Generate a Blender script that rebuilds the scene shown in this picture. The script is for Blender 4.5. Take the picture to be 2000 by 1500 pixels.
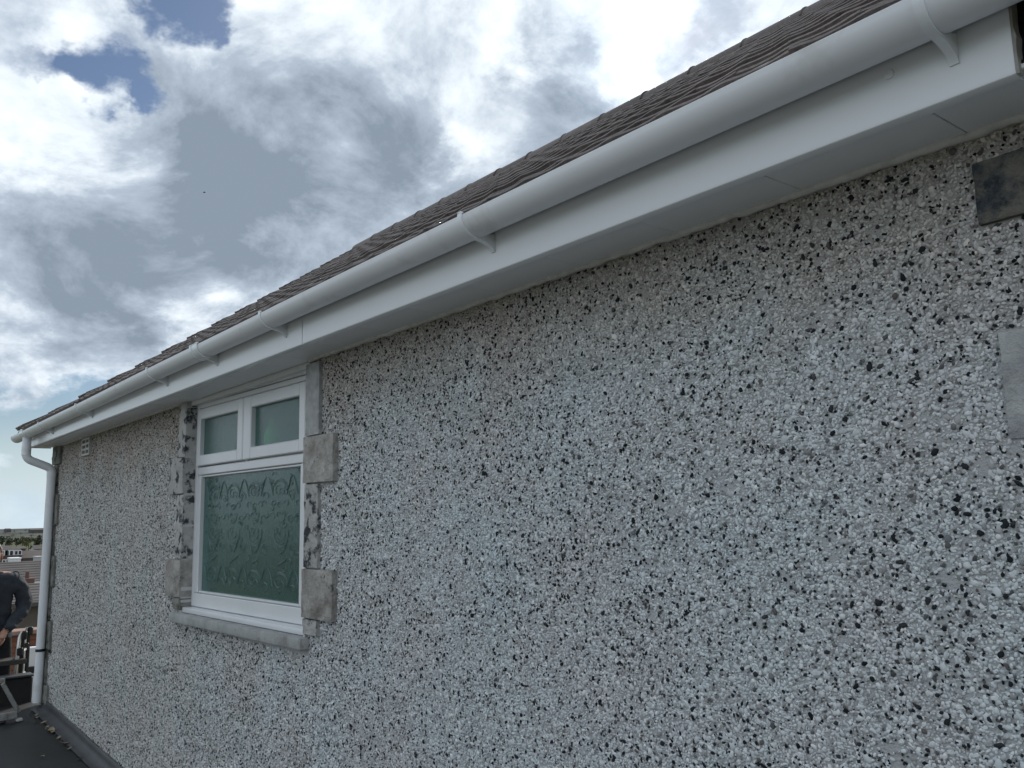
import bpy, bmesh, math, random
import numpy as np
from mathutils import Vector, Matrix, noise, Euler

random.seed(7)
rng = np.random.default_rng(11)
for o in list(bpy.data.objects):
    bpy.data.objects.remove(o)
SC = bpy.context.scene
COL = SC.collection
R = math.radians

# ------------------------------------------------------------------ camera
CAM = Vector((0.0, -1.6, 1.62))
YAW, PITCH, ROLL, FPX = 0.891257795, 0.149404122, -0.022182441, 1665.9
fwd = Vector((-math.sin(YAW) * math.cos(PITCH), math.cos(YAW) * math.cos(PITCH), math.sin(PITCH)))
rt0 = fwd.cross(Vector((0, 0, 1))).normalized()
up0 = rt0.cross(fwd)
rt = math.cos(ROLL) * rt0 + math.sin(ROLL) * up0
up = -math.sin(ROLL) * rt0 + math.cos(ROLL) * up0
cd = bpy.data.cameras.new('camera')
cd.sensor_width = 36.0
cd.lens = 36.0 * FPX / 2000.0
cd.clip_start = 0.05
cd.clip_end = 9000
cam = bpy.data.objects.new('camera', cd)
M = Matrix((rt, up, -fwd)).transposed().to_4x4()
M.translation = CAM
cam.matrix_world = M
COL.objects.link(cam)
SC.camera = cam


def ray(px, py):
    return rt * (px - 1000) + up * (750 - py) + fwd * FPX


def at(px, py, X):
    """place in the world, seen in that direction, on the plane x = X"""
    v = ray(px, py)
    return CAM + v * (X / v.x)


# ------------------------------------------------------------------ sky
SUN_D = Vector((-0.553, 0.669, 0.496)).normalized()
SUN_EL = math.asin(SUN_D.z)
SUN_AZ = math.atan2(SUN_D.x, SUN_D.y)
W = bpy.data.worlds.new('World')
SC.world = W
W.use_nodes = True
wn, wl = W.node_tree.nodes, W.node_tree.links
wn.clear()


def N(nt, kind, **kw):
    n = nt.nodes.new(kind)
    for k, v in kw.items():
        setattr(n, k, v)
    return n


WT = W.node_tree


def wmath(op, a, b=None, c=None, clamp=False):
    n = N(WT, 'ShaderNodeMath', operation=op, use_clamp=clamp)
    for i, v in enumerate((a, b, c)):
        if v is None:
            continue
        if isinstance(v, (int, float)):
            n.inputs[i].default_value = v
        else:
            wl.new(v, n.inputs[i])
    return n.outputs[0]


def wvec(op, a, b=None, scale=None):
    n = N(WT, 'ShaderNodeVectorMath', operation=op)
    for i, v in enumerate((a, b)):
        if v is None:
            continue
        if isinstance(v, (tuple, list, Vector)):
            n.inputs[i].default_value = tuple(v)
        else:
            wl.new(v, n.inputs[i])
    if scale is not None:
        n.inputs['Scale'].default_value = scale
    return n.outputs['Value'] if op in ('LENGTH', 'DISTANCE', 'DOT_PRODUCT') else n.outputs[0]


def wmix(f, a, b):
    n = N(WT, 'ShaderNodeMix', data_type='RGBA')
    for s, v in ((n.inputs['Factor'], f), (n.inputs[6], a), (n.inputs[7], b)):
        if isinstance(v, (int, float)):
            s.default_value = v
        elif isinstance(v, tuple):
            s.default_value = (*v, 1)
        else:
            wl.new(v, s)
    return n.outputs[2]


def wsmooth(v, lo, hi):
    n = N(WT, 'ShaderNodeMapRange', interpolation_type='SMOOTHSTEP')
    wl.new(v, n.inputs[0])
    n.inputs[1].default_value, n.inputs[2].default_value = lo, hi
    return n.outputs[0]


def wnoise(vec, scale, detail, rough, dist=0.0, out=0):
    n = N(WT, 'ShaderNodeTexNoise')
    wl.new(vec, n.inputs['Vector'])
    n.inputs['Scale'].default_value = scale
    n.inputs['Detail'].default_value = detail
    n.inputs['Roughness'].default_value = rough
    n.inputs['Distortion'].default_value = dist
    return n.outputs[out]


sky = N(WT, 'ShaderNodeTexSky', sky_type='NISHITA')
sky.sun_disc = False
sky.sun_elevation = SUN_EL
sky.sun_rotation = SUN_AZ
sky.air_density = 1.0
sky.dust_density = 0.6
sky.ozone_density = 3.5
tc = N(WT, 'ShaderNodeTexCoord')
d0 = tc.outputs['Generated']
sep = N(WT, 'ShaderNodeSeparateXYZ')
wl.new(d0, sep.inputs[0])
dz = sep.outputs['Z']
den = wmath('ADD', wmath('MAXIMUM', dz, 0.0), 0.42)
cmb = N(WT, 'ShaderNodeCombineXYZ')
wl.new(wmath('DIVIDE', sep.outputs['X'], den), cmb.inputs[0])
wl.new(wmath('DIVIDE', sep.outputs['Y'], den), cmb.inputs[1])
deck = cmb.outputs[0]
# ragged the shape of each cloud mass
wob = wvec('SCALE', wvec('SUBTRACT', wnoise(deck, 4.2, 6, 0.62, 0.0, 1), (0.5, 0.5, 0.5)), scale=0.24)
dd = wvec('ADD', d0, wob)


def blob(px, py, r, w):
    c = ray(px, py).normalized()
    dist = wvec('DISTANCE', dd, c)
    s = wsmooth(dist, r, r * 0.25)
    return wmath('MULTIPLY', s, w)


def total(items):
    t = None
    for it in items:
        b = blob(*it)
        t = b if t is None else wmath('ADD', t, b)
    return t


cov = wmath('ADD', wnoise(deck, 2.9, 10, 0.6, 0.25), total([
    (400, 20, 0.07, -0.34), (450, 95, 0.04, -0.26), (215, 150, 0.065, -0.32), (110, 100, 0.05, -0.16), (205, 345, 0.045, -0.30), (290, 170, 0.035, -0.2),
    (130, 800, 0.11, -0.26), (20, 830, 0.11, -0.24), (300, 870, 0.10, -0.2),
    (650, 330, 0.30, 0.26), (250, 470, 0.24, 0.26), (1000, 130, 0.22, 0.22), (90, 300, 0.12, 0.16), (180, 40, 0.06, 0.14), (340, 650, 0.10, 0.22), (520, 130, 0.09, 0.2), (60, 620, 0.16, 0.2)]))
alpha = wsmooth(cov, 0.27, 0.56)
gry = wmath('ADD', wmath('MULTIPLY', wmath('SUBTRACT', wnoise(deck, 4.6, 12, 0.64, 0.35), 0.5), 2.3), total([
    (480, 260, 0.15, 0.40), (660, 330, 0.20, 0.42), (800, 300, 0.10, 0.26), (330, 480, 0.20, 0.42), (120, 520, 0.16, 0.38), (570, 470, 0.14, 0.30), (1080, 110, 0.07, 0.42), (1060, 240, 0.09, 0.40), (1180, 200, 0.06, 0.22), (650, 90, 0.05, 0.1), (860, 60, 0.08, 0.16), (1430, 60, 0.07, 0.42), (1330, 130, 0.05, 0.34), (1180, 60, 0.05, 0.15), (60, 660, 0.10, 0.1),
    (1270, 40, 0.085, -0.20), (1000, 60, 0.06, -0.22), (700, 165, 0.08, -0.30), (120, 320, 0.13, -0.24), (180, 60, 0.08, -0.20), (560, 150, 0.08, -0.22), (340, 670, 0.08, -0.36), (890, 345, 0.045, -0.40), (110, 690, 0.07, -0.2)]))
g1 = wmath('MULTIPLY_ADD', gry, 0.84, 0.35)
bright = (0.86, 0.885, 0.91)
cl = N(WT, 'ShaderNodeValToRGB')
wl.new(g1, cl.inputs[0])
cr = cl.color_ramp
cr.elements[0].position, cr.elements[0].color = 0.0, (0.76, 0.785, 0.80, 1)
cr.elements[1].position, cr.elements[1].color = 1.0, (0.165, 0.204, 0.252, 1)
e = cr.elements.new(0.33)
e.color = (0.53, 0.585, 0.635, 1)
e = cr.elements.new(0.62)
e.color = (0.30, 0.35, 0.415, 1)
cloud = N(WT, 'ShaderNodeVectorMath', operation='SCALE')
wl.new(cl.outputs[0], cloud.inputs[0])
cloud.inputs['Scale'].default_value = 10.0
# thin veil lit round the hidden sun
glow = wsmooth(wvec('DISTANCE', d0, SUN_D), 0.17, 0.02)
cl2 = wvec('SCALE', cloud.outputs[0])
sc_in = cl2.node.inputs['Scale']
wl.new(wmath('MULTIPLY_ADD', glow, 0.30, 1.0), sc_in)
col = wmix(alpha, wvec('SCALE', sky.outputs[0], scale=0.46), cl2)
# pale air towards the horizon
col = wmix(wmath('MULTIPLY', wsmooth(dz, 0.13, 0.015), 0.85), col, (3.9, 4.75, 5.3))
bg = N(WT, 'ShaderNodeBackground')
wl.new(col, bg.inputs[0])
bg.inputs[1].default_value = 0.10
wo = N(WT, 'ShaderNodeOutputWorld')
wl.new(bg.outputs[0], wo.inputs[0])

sl = bpy.data.lights.new('sun', 'SUN')
sl.energy = 2.4
sl.angle = R(9)
sl.color = (1.0, 0.95, 0.87)
so = bpy.data.objects.new('sun', sl)
so.rotation_euler = SUN_D.to_track_quat('Z', 'Y').to_euler()
COL.objects.link(so)

vs = SC.view_settings
vs.view_transform = 'Standard'
vs.look = 'None'
vs.exposure = 0.70
vs.gamma = 1.0
SC.cycles.use_denoising = True
SC.cycles.max_bounces = 6
SC.cycles.diffuse_bounces = 3
SC.cycles.glossy_bounces = 3
SC.cycles.transmission_bounces = 4
SC.cycles.sample_clamp_indirect = 6
SC.render.film_transparent = False

# ------------------------------------------------------------------ materials
MATS = {}


def ramp(nt, fac, stops):
    n = N(nt, 'ShaderNodeValToRGB')
    el = n.color_ramp.elements
    while len(el) < len(stops):
        el.new(0.5)
    for e_, (p_, c_) in zip(el, stops):
        e_.position = p_
        e_.color = (*c_, 1)
    nt.links.new(fac, n.inputs[0])
    return n


def mat(name, c1, c2=None, scale=6.0, rough=0.6, spec=0.4, bump=0.0, bscale=60.0, bdist=0.004, detail=5, metal=0.0,
        blotch=None, rand=0.0, stretch=None, coat=0.0):
    m = bpy.data.materials.new(name)
    m.use_nodes = True
    nt = m.node_tree
    b = nt.nodes['Principled BSDF']
    b.inputs['Roughness'].default_value = rough
    b.inputs['Specular IOR Level'].default_value = spec
    b.inputs['Metallic'].default_value = metal
    if coat:
        b.inputs['Coat Weight'].default_value = coat
        b.inputs['Coat Roughness'].default_value = 0.15
    t = N(nt, 'ShaderNodeTexCoord')
    vec = t.outputs['Object']
    if stretch:
        mp = N(nt, 'ShaderNodeMapping')
        mp.inputs['Scale'].default_value = stretch
        nt.links.new(vec, mp.inputs[0])
        vec = mp.outputs[0]
    c2 = c2 or c1
    n1 = N(nt, 'ShaderNodeTexNoise')
    n1.inputs['Scale'].default_value = scale
    n1.inputs['Detail'].default_value = detail
    n1.inputs['Roughness'].default_value = 0.6
    nt.links.new(vec, n1.inputs['Vector'])
    stops = [(0.32, c1), (0.68, c2)]
    r1 = ramp(nt, n1.outputs[0], stops)
    out = r1.outputs[0]
    if blotch:
        bc, bs, lo, hi = blotch
        n2 = N(nt, 'ShaderNodeTexNoise')
        n2.inputs['Scale'].default_value = bs
        n2.inputs['Detail'].default_value = 6
        n2.inputs['Roughness'].default_value = 0.65
        nt.links.new(vec, n2.inputs['Vector'])
        mr = N(nt, 'ShaderNodeMapRange')
        mr.inputs[1].default_value, mr.inputs[2].default_value = lo, hi
        nt.links.new(n2.outputs[0], mr.inputs[0])
        mx = N(nt, 'ShaderNodeMix', data_type='RGBA')
        nt.links.new(mr.outputs[0], mx.inputs['Factor'])
        nt.links.new(out, mx.inputs[6])
        mx.inputs[7].default_value = (*bc, 1)
        out = mx.outputs[2]
    if rand:
        oi = N(nt, 'ShaderNodeObjectInfo')
        mr = N(nt, 'ShaderNodeMapRange')
        mr.inputs[3].default_value, mr.inputs[4].default_value = 1 - rand, 1 + rand
        nt.links.new(oi.outputs['Random'], mr.inputs[0])
        vm = N(nt, 'ShaderNodeVectorMath', operation='SCALE')
        nt.links.new(out, vm.inputs[0])
        nt.links.new(mr.outputs[0], vm.inputs['Scale'])
        out = vm.outputs[0]
    nt.links.new(out, b.inputs['Base Color'])
    if bump:
        n3 = N(nt, 'ShaderNodeTexNoise')
        n3.inputs['Scale'].default_value = bscale
        n3.inputs['Detail'].default_value = 5
        n3.inputs['Roughness'].default_value = 0.62
        nt.links.new(vec, n3.inputs['Vector'])
        bp = N(nt, 'ShaderNodeBump')
        bp.inputs['Strength'].default_value = bump
        bp.inputs['Distance'].default_value = bdist
        nt.links.new(n3.outputs[0], bp.inputs['Height'])
        nt.links.new(bp.outputs[0], b.inputs['Normal'])
    MATS[name] = m
    return m


mat('upvc', (0.84, 0.87, 0.90), (0.80, 0.83, 0.86), 2.2, 0.20, 0.45, 0.05, 9, 0.002, stretch=(0.4, 1, 2))
mat('upvc_soffit', (0.88, 0.90, 0.92), (0.84, 0.865, 0.885), 1.3, 0.42, 0.4, 0.04, 9, 0.002)
mat('upvc_gutter', (0.82, 0.84, 0.87), (0.76, 0.78, 0.81), 1.7, 0.36, 0.45, 0.04, 30, 0.001, blotch=((0.60, 0.60, 0.585), 5.0, 0.58, 0.8))
mat('upvc_frame', (0.76, 0.77, 0.79), (0.70, 0.72, 0.74), 3, 0.32, 0.45)
mat('sealant', (0.72, 0.73, 0.73), (0.55, 0.55, 0.54), 25, 0.6, 0.3, 0.5, 90, 0.003)
mat('stone', (0.27, 0.25, 0.23), (0.50, 0.48, 0.45), 16, 0.88, 0.2, 1.0, 42, 0.012, rand=0.12, blotch=((0.14, 0.135, 0.13), 19.0, 0.60, 0.70))
mat('stone_grey', (0.30, 0.31, 0.32), (0.54, 0.55, 0.55), 17, 0.85, 0.2, 1.0, 60, 0.009, rand=0.08, blotch=((0.20, 0.2, 0.2), 12.0, 0.62, 0.74))
mat('stone_stained', (0.38, 0.375, 0.365), (0.50, 0.495, 0.48), 12, 0.85, 0.2, 1.0, 45, 0.010, rand=0.12, blotch=((0.05, 0.055, 0.065), 15.0, 0.505, 0.585))
mat('stone_dark', (0.022, 0.032, 0.046), (0.085, 0.095, 0.11), 30, 0.92, 0.15, 1.0, 70, 0.02, blotch=((0.22, 0.21, 0.185), 13.0, 0.42, 0.56))
mat('stone_mossy', (0.14, 0.14, 0.125), (0.27, 0.265, 0.245), 12, 0.9, 0.2, 0.9, 40, 0.006, rand=0.2, blotch=((0.05, 0.065, 0.04), 14.0, 0.52, 0.64))
mat('reveal', (0.48, 0.475, 0.47), (0.57, 0.56, 0.555), 9, 0.85, 0.2, 0.5, 60, 0.003, blotch=((0.25, 0.225, 0.20), 5.0, 0.60, 0.8))
mat('sill_stone', (0.33, 0.345, 0.345), (0.45, 0.46, 0.455), 12, 0.88, 0.2, 0.7, 70, 0.004, blotch=((0.19, 0.155, 0.125), 8.0, 0.55, 0.75))
mat('tile', (0.095, 0.078, 0.072), (0.17, 0.140, 0.130), 60, 0.62, 0.5, 1.0, 130, 0.005, rand=0.28, blotch=((0.05, 0.052, 0.038), 6.0, 0.58, 0.75))
mat('felt_dark', (0.014, 0.014, 0.015), (0.024, 0.024, 0.026), 10, 0.8, 0.3, 0.5, 80, 0.003)
mat('roof_felt', (0.010, 0.011, 0.012), (0.022, 0.023, 0.024), 2.3, 0.62, 0.4, 0.6, 300, 0.002, blotch=((0.040, 0.038, 0.034), 5.1, 0.56, 0.8))
mat('lead', (0.030, 0.034, 0.040), (0.052, 0.057, 0.064), 5, 0.5, 0.5, 0.4, 20, 0.004, blotch=((0.075, 0.08, 0.085), 4.0, 0.6, 0.75))
mat('timber_old', (0.10, 0.085, 0.062), (0.19, 0.165, 0.125), 9, 0.9, 0.2, 0.8, 40, 0.004, stretch=(1, 6, 6), blotch=((0.085, 0.095, 0.055), 6, 0.5, 0.7))
mat('cut_pvc', (0.42, 0.41, 0.39), (0.30, 0.28, 0.26), 40, 0.7, 0.3, 0.6, 120, 0.002)
mat('void', (0.012, 0.013, 0.016), (0.02, 0.02, 0.024), 5, 0.9, 0.1)
mat('aluminium', (0.62, 0.62, 0.61), (0.50, 0.50, 0.49), 9, 0.34, 0.5, 0.1, 60, 0.001, metal=0.85)
mat('pale_paint', (0.52, 0.51, 0.48), (0.40, 0.39, 0.37), 14, 0.6, 0.4, 0.4, 60, 0.002)
mat('stand_metal', (0.32, 0.315, 0.30), (0.20, 0.20, 0.19), 20, 0.55, 0.4, 0.4, 60, 0.002, blotch=((0.06, 0.055, 0.05), 14, 0.55, 0.7))
mat('black_plastic', (0.010, 0.010, 0.011), (0.018, 0.018, 0.02), 12, 0.45, 0.4)
mat('plank_wood', (0.040, 0.038, 0.036), (0.075, 0.070, 0.064), 6, 0.85, 0.2, 0.6, 40, 0.003, stretch=(6, 0.6, 6))
mat('jacket', (0.018, 0.024, 0.034), (0.040, 0.048, 0.062), 9, 0.85, 0.25, 1.0, 7, 0.03, blotch=((0.055, 0.062, 0.075), 260.0, 0.52, 0.7))
mat('trousers', (0.014, 0.015, 0.02), (0.024, 0.025, 0.03), 9, 0.9, 0.2, 0.8, 10, 0.02)
mat('skin', (0.34, 0.185, 0.135), (0.42, 0.24, 0.18), 12, 0.5, 0.4, 0.2, 60, 0.002)
mat('hair', (0.022, 0.016, 0.012), (0.04, 0.03, 0.022), 40, 0.6, 0.4, 0.8, 150, 0.004)
mat('eye_white', (0.7, 0.69, 0.66), None, 4, 0.2, 0.5)
mat('leaf_dry', (0.30, 0.27, 0.20), (0.17, 0.13, 0.085), 30, 0.8, 0.2, rand=0.35)
mat('brick', (0.14, 0.065, 0.045), (0.20, 0.09, 0.06), 3.5, 0.9, 0.2, 0.4, 20, 0.01)
mat('brick_dark', (0.12, 0.075, 0.065), (0.17, 0.10, 0.085), 1.5, 0.9, 0.2)
mat('coping', (0.30, 0.20, 0.17), (0.24, 0.16, 0.135), 5, 0.85, 0.2)
mat('render_brown', (0.115, 0.095, 0.08), (0.145, 0.12, 0.10), 1.5, 0.9, 0.2)
mat('white_panel', (0.72, 0.73, 0.75), (0.66, 0.67, 0.69), 2, 0.5, 0.4)
mat('far_roof', (0.075, 0.068, 0.068), (0.105, 0.095, 0.093), 1.1, 0.85, 0.2)
mat('far_roof_red', (0.10, 0.086, 0.085), (0.125, 0.108, 0.105), 0.6, 0.85, 0.2)
mat('far_glass', (0.03, 0.035, 0.045), None, 2, 0.1, 0.6)
mat('grass', (0.055, 0.075, 0.030), (0.085, 0.092, 0.045), 0.02, 0.95, 0.1, detail=8, blotch=((0.10, 0.085, 0.06), 0.006, 0.5, 0.62))
mat('hill_green', (0.030, 0.042, 0.036), (0.070, 0.075, 0.066), 0.006, 0.95, 0.1, detail=8, blotch=((0.12, 0.115, 0.11), 0.010, 0.56, 0.62))
mat('bounce_paving', (0.34, 0.33, 0.31), (0.42, 0.41, 0.39), 1.2, 0.9, 0.2)
mat('bark', (0.07, 0.055, 0.042), (0.11, 0.09, 0.07), 8, 0.9, 0.2)
mat('leaf_dark', (0.022, 0.034, 0.020), (0.045, 0.055, 0.034), 0.9, 0.8, 0.2)
mat('leaf_olive', (0.060, 0.072, 0.026), (0.105, 0.115, 0.045), 0.9, 0.8, 0.2)
mat('leaf_bare', (0.060, 0.055, 0.046), (0.095, 0.085, 0.070), 0.9, 0.85, 0.2)
mat('room', (0.12, 0.30, 0.28), (0.14, 0.34, 0.32), 2, 0.9, 0.1)
mat('bottle_green', (0.03, 0.78, 0.20), (0.05, 0.85, 0.25), 2, 0.25, 0.5)
mat('feather', (0.02, 0.02, 0.02), None, 4, 0.8, 0.1)


def pebble_mat(name, stops, rough):
    m = bpy.data.materials.new(name)
    m.use_nodes = True
    nt = m.node_tree
    b = nt.nodes['Principled BSDF']
    oi = N(nt, 'ShaderNodeObjectInfo')
    rp = ramp(nt, oi.outputs['Random'], stops)
    rp.color_ramp.interpolation = 'LINEAR'
    g = N(nt, 'ShaderNodeNewGeometry')
    # old weathering of the dash: warm and rosy patches that drift over the wall
    n1 = N(nt, 'ShaderNodeTexNoise')
    n1.inputs['Scale'].default_value = 2.1
    n1.inputs['Detail'].default_value = 5
    n1.inputs['Roughness'].default_value = 0.65
    nt.links.new(g.outputs['Position'], n1.inputs['Vector'])
    r2 = ramp(nt, n1.outputs[0], [(0.30, (0.95, 0.99, 1.01)), (0.45, (1.0, 1.0, 1.0)), (0.58, (1.0, 0.965, 0.96)), (0.74, (0.98, 0.92, 0.91))])
    mx = N(nt, 'ShaderNodeMix', data_type='RGBA', blend_type='MULTIPLY')
    mx.inputs['Factor'].default_value = 1.0
    nt.links.new(rp.outputs[0], mx.inputs[6])
    nt.links.new(r2.outputs[0], mx.inputs[7])
    # grime and algae washed down from the eaves, painted eaves shade mixed in, and from the far corner, ragged in outline
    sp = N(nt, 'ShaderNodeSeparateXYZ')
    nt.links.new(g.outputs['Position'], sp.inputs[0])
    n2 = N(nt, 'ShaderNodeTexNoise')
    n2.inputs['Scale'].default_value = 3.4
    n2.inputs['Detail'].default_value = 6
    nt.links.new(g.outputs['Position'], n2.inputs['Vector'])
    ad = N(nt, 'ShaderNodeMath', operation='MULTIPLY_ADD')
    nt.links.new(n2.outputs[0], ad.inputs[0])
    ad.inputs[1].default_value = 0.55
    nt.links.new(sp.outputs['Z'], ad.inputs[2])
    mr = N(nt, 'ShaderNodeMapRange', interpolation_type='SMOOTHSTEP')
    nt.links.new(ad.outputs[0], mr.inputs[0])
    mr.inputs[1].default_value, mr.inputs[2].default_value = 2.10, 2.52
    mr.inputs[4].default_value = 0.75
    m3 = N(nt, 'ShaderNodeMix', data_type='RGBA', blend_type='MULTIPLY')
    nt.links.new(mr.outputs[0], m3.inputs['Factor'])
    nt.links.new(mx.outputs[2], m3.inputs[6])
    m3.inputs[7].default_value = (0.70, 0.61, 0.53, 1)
    mr2 = N(nt, 'ShaderNodeMapRange', interpolation_type='SMOOTHSTEP')
    ad2 = N(nt, 'ShaderNodeMath', operation='MULTIPLY_ADD')
    nt.links.new(n2.outputs[0], ad2.inputs[0])
    ad2.inputs[1].default_value = 3.0
    nt.links.new(sp.outputs['X'], ad2.inputs[2])
    nt.links.new(ad2.outputs[0], mr2.inputs[0])
    mr2.inputs[1].default_value, mr2.inputs[2].default_value = -0.4, -4.6
    m4 = N(nt, 'ShaderNodeMix', data_type='RGBA', blend_type='MULTIPLY')
    nt.links.new(mr2.outputs[0], m4.inputs['Factor'])
    nt.links.new(m3.outputs[2], m4.inputs[6])
    m4.inputs[7].default_value = (0.90, 0.855, 0.81, 1)
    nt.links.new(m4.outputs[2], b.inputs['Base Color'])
    b.inputs['Roughness'].default_value = rough
    b.inputs['Specular IOR Level'].default_value = 0.35
    MATS[name] = m
    return m


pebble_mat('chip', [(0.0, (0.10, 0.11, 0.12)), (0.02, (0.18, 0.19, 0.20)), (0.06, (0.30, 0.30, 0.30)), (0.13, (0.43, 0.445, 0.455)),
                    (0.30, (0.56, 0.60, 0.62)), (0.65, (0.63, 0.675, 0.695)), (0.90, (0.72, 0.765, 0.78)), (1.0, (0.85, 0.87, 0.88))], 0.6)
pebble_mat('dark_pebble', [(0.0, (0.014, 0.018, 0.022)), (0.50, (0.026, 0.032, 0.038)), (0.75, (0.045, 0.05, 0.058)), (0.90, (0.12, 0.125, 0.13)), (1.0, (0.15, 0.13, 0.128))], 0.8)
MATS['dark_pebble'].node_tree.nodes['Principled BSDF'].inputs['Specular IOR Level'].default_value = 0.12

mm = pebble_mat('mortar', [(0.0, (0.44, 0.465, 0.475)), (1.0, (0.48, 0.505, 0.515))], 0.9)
nt = mm.node_tree
n1 = N(nt, 'ShaderNodeTexNoise')
n1.inputs['Scale'].default_value = 190
n1.inputs['Detail'].default_value = 5
nt.links.new(nt.nodes['Geometry'].outputs['Position'], n1.inputs['Vector'])
bp = N(nt, 'ShaderNodeBump')
bp.inputs['Strength'].default_value = 0.9
bp.inputs['Distance'].default_value = 0.005
nt.links.new(n1.outputs[0], bp.inputs['Height'])
nt.links.new(bp.outputs[0], nt.nodes['Principled BSDF'].inputs['Normal'])

# obscured glass: dim blue-green, part see-through
g = bpy.data.materials.new('obscure_glass')
g.use_nodes = True
b = g.node_tree.nodes['Principled BSDF']
b.inputs['Base Color'].default_value = (0.35, 0.62, 0.585, 1)
b.inputs['Roughness'].default_value = 0.18
b.inputs['Transmission Weight'].default_value = 0.91
b.inputs['IOR'].default_value = 1.3
b.inputs['Specular IOR Level'].default_value = 0.45
nt = g.node_tree
t = N(nt, 'ShaderNodeTexCoord')
n1 = N(nt, 'ShaderNodeTexNoise')
n1.inputs['Scale'].default_value = 55
n1.inputs['Detail'].default_value = 4
n1.inputs['Distortion'].default_value = 1.2
nt.links.new(t.outputs['Object'], n1.inputs['Vector'])
bp = N(nt, 'ShaderNodeBump')
bp.inputs['Strength'].default_value = 0.35
bp.inputs['Distance'].default_value = 0.004
nt.links.new(n1.outputs[0], bp.inputs['Height'])
nt.links.new(bp.outputs[0], b.inputs['Normal'])
MATS['obscure_glass'] = g
g2 = bpy.data.materials.new('glass_relief')
g2.use_nodes = True
b = g2.node_tree.nodes['Principled BSDF']
b.inputs['Base Color'].default_value = (0.13, 0.25, 0.24, 1)
b.inputs['Roughness'].default_value = 0.12
b.inputs['Transmission Weight'].default_value = 0.35
b.inputs['Specular IOR Level'].default_value = 0.8
MATS['glass_relief'] = g2


# ------------------------------------------------------------------ mesh helpers
class MB:
    def __init__(self):
        self.v, self.f, self.mi = [], [], []

    def add(self, vs_, fs, mi=0):
        o = len(self.v)
        self.v += [tuple(p) for p in vs_]
        self.f += [tuple(i + o for i in f) for f in fs]
        self.mi += [mi] * len(fs)
        return self

    def box(self, x0, x1, y0, y1, z0, z1, bev=0.0, mi=0, seg=1):
        if bev:
            bm = bmesh.new()
            bmesh.ops.create_cube(bm, size=1)
            bmesh.ops.scale(bm, vec=(x1 - x0, y1 - y0, z1 - z0), verts=bm.verts)
            bmesh.ops.translate(bm, vec=((x0 + x1) / 2, (y0 + y1) / 2, (z0 + z1) / 2), verts=bm.verts)
            bmesh.ops.bevel(bm, geom=bm.edges[:], offset=bev, segments=seg, affect='EDGES', profile=0.5)
            bm.verts.index_update()
            self.add([v.co[:] for v in bm.verts], [[v.index for v in f.verts] for f in bm.faces], mi)
            bm.free()
            return self
        c = [(x, y, z) for z in (z0, z1) for y in (y0, y1) for x in (x0, x1)]
        return self.add(c, [(0, 2, 3, 1), (4, 5, 7, 6), (0, 1, 5, 4), (2, 6, 7, 3), (0, 4, 6, 2), (1, 3, 7, 5)], mi)

    def tube(self, pts, rads, n=8, caps=True, mi=0):
        pts = [Vector(p) for p in pts]
        if isinstance(rads, (int, float)):
            rads = [rads] * len(pts)
        rings = []
        prev = None
        for i, p in enumerate(pts):
            a = pts[max(i - 1, 0)]
            c = pts[min(i + 1, len(pts) - 1)]
            t_ = (c - a).normalized()
            ref = prev if prev is not None else (Vector((1, 0, 0)) if abs(t_.x) < 0.9 else Vector((0, 0, 1)))
            u = (ref - t_ * ref.dot(t_)).normalized()
            w = t_.cross(u)
            prev = u
            rings.append([p + (u * math.cos(k * 2 * math.pi / n) + w * math.sin(k * 2 * math.pi / n)) * rads[i] for k in range(n)])
        vs_ = [q for r_ in rings for q in r_]
        fs = []
        for i in range(len(pts) - 1):
            for k in range(n):
                k2 = (k + 1) % n
                fs.append((i * n + k, i * n + k2, (i + 1) * n + k2, (i + 1) * n + k))
        if caps:
            fs.append(tuple(range(n - 1, -1, -1)))
            fs.append(tuple((len(pts) - 1) * n + k for k in range(n)))
        return self.add(vs_, fs, mi)

    def extrude_x(self, prof, xs, dzs=None, closed=True, mi=0):
        """profile in (y, z) swept along x stations"""
        n = len(prof)
        vs_ = []
        for i, x in enumerate(xs):
            dz_ = dzs[i] if dzs else 0
            vs_ += [(x, y, z + dz_) for y, z in prof]
        fs = []
        for i in range(len(xs) - 1):
            for k in range(n if closed else n - 1):
                k2 = (k + 1) % n
                fs.append((i * n + k, i * n + k2, (i + 1) * n + k2, (i + 1) * n + k))
        if closed:
            fs.append(tuple(range(n - 1, -1, -1)))
            fs.append(tuple((len(xs) - 1) * n + k for k in range(n)))
        return self.add(vs_, fs, mi)

    def warp(self, fn):
        self.v = [fn(p) for p in self.v]
        return self

    def mesh(self, name, mats, smooth=False, recalc=True):
        me = bpy.data.meshes.new(name)
        me.from_pydata(self.v, [], self.f)
        for m_ in (mats if isinstance(mats, (list, tuple)) else [mats]):
            me.materials.append(MATS[m_])
        if any(self.mi):
            me.polygons.foreach_set('material_index', self.mi)
        if recalc:
            bm = bmesh.new()
            bm.from_mesh(me)
            bmesh.ops.recalc_face_normals(bm, faces=bm.faces)
            bm.to_mesh(me)
            bm.free()
        if smooth:
            me.polygons.foreach_set('use_smooth', [True] * len(me.polygons))
            if smooth == 'angle':
                me.set_sharp_from_angle(angle=R(35))
        me.update()
        return me

    def obj(self, name, mats, parent=None, smooth=False, kind=None, recalc=True):
        return link(name, self.mesh(name, mats, smooth, recalc), parent, kind)


def link(name, data, parent=None, kind=None):
    o = bpy.data.objects.new(name, data)
    COL.objects.link(o)
    if parent is not None:
        o.parent = parent
        o.matrix_parent_inverse = Matrix.Translation(-world_loc(parent))
    if kind:
        o['kind'] = kind
    return o


def world_loc(o):
    p = Vector(o.location)
    return p


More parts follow.
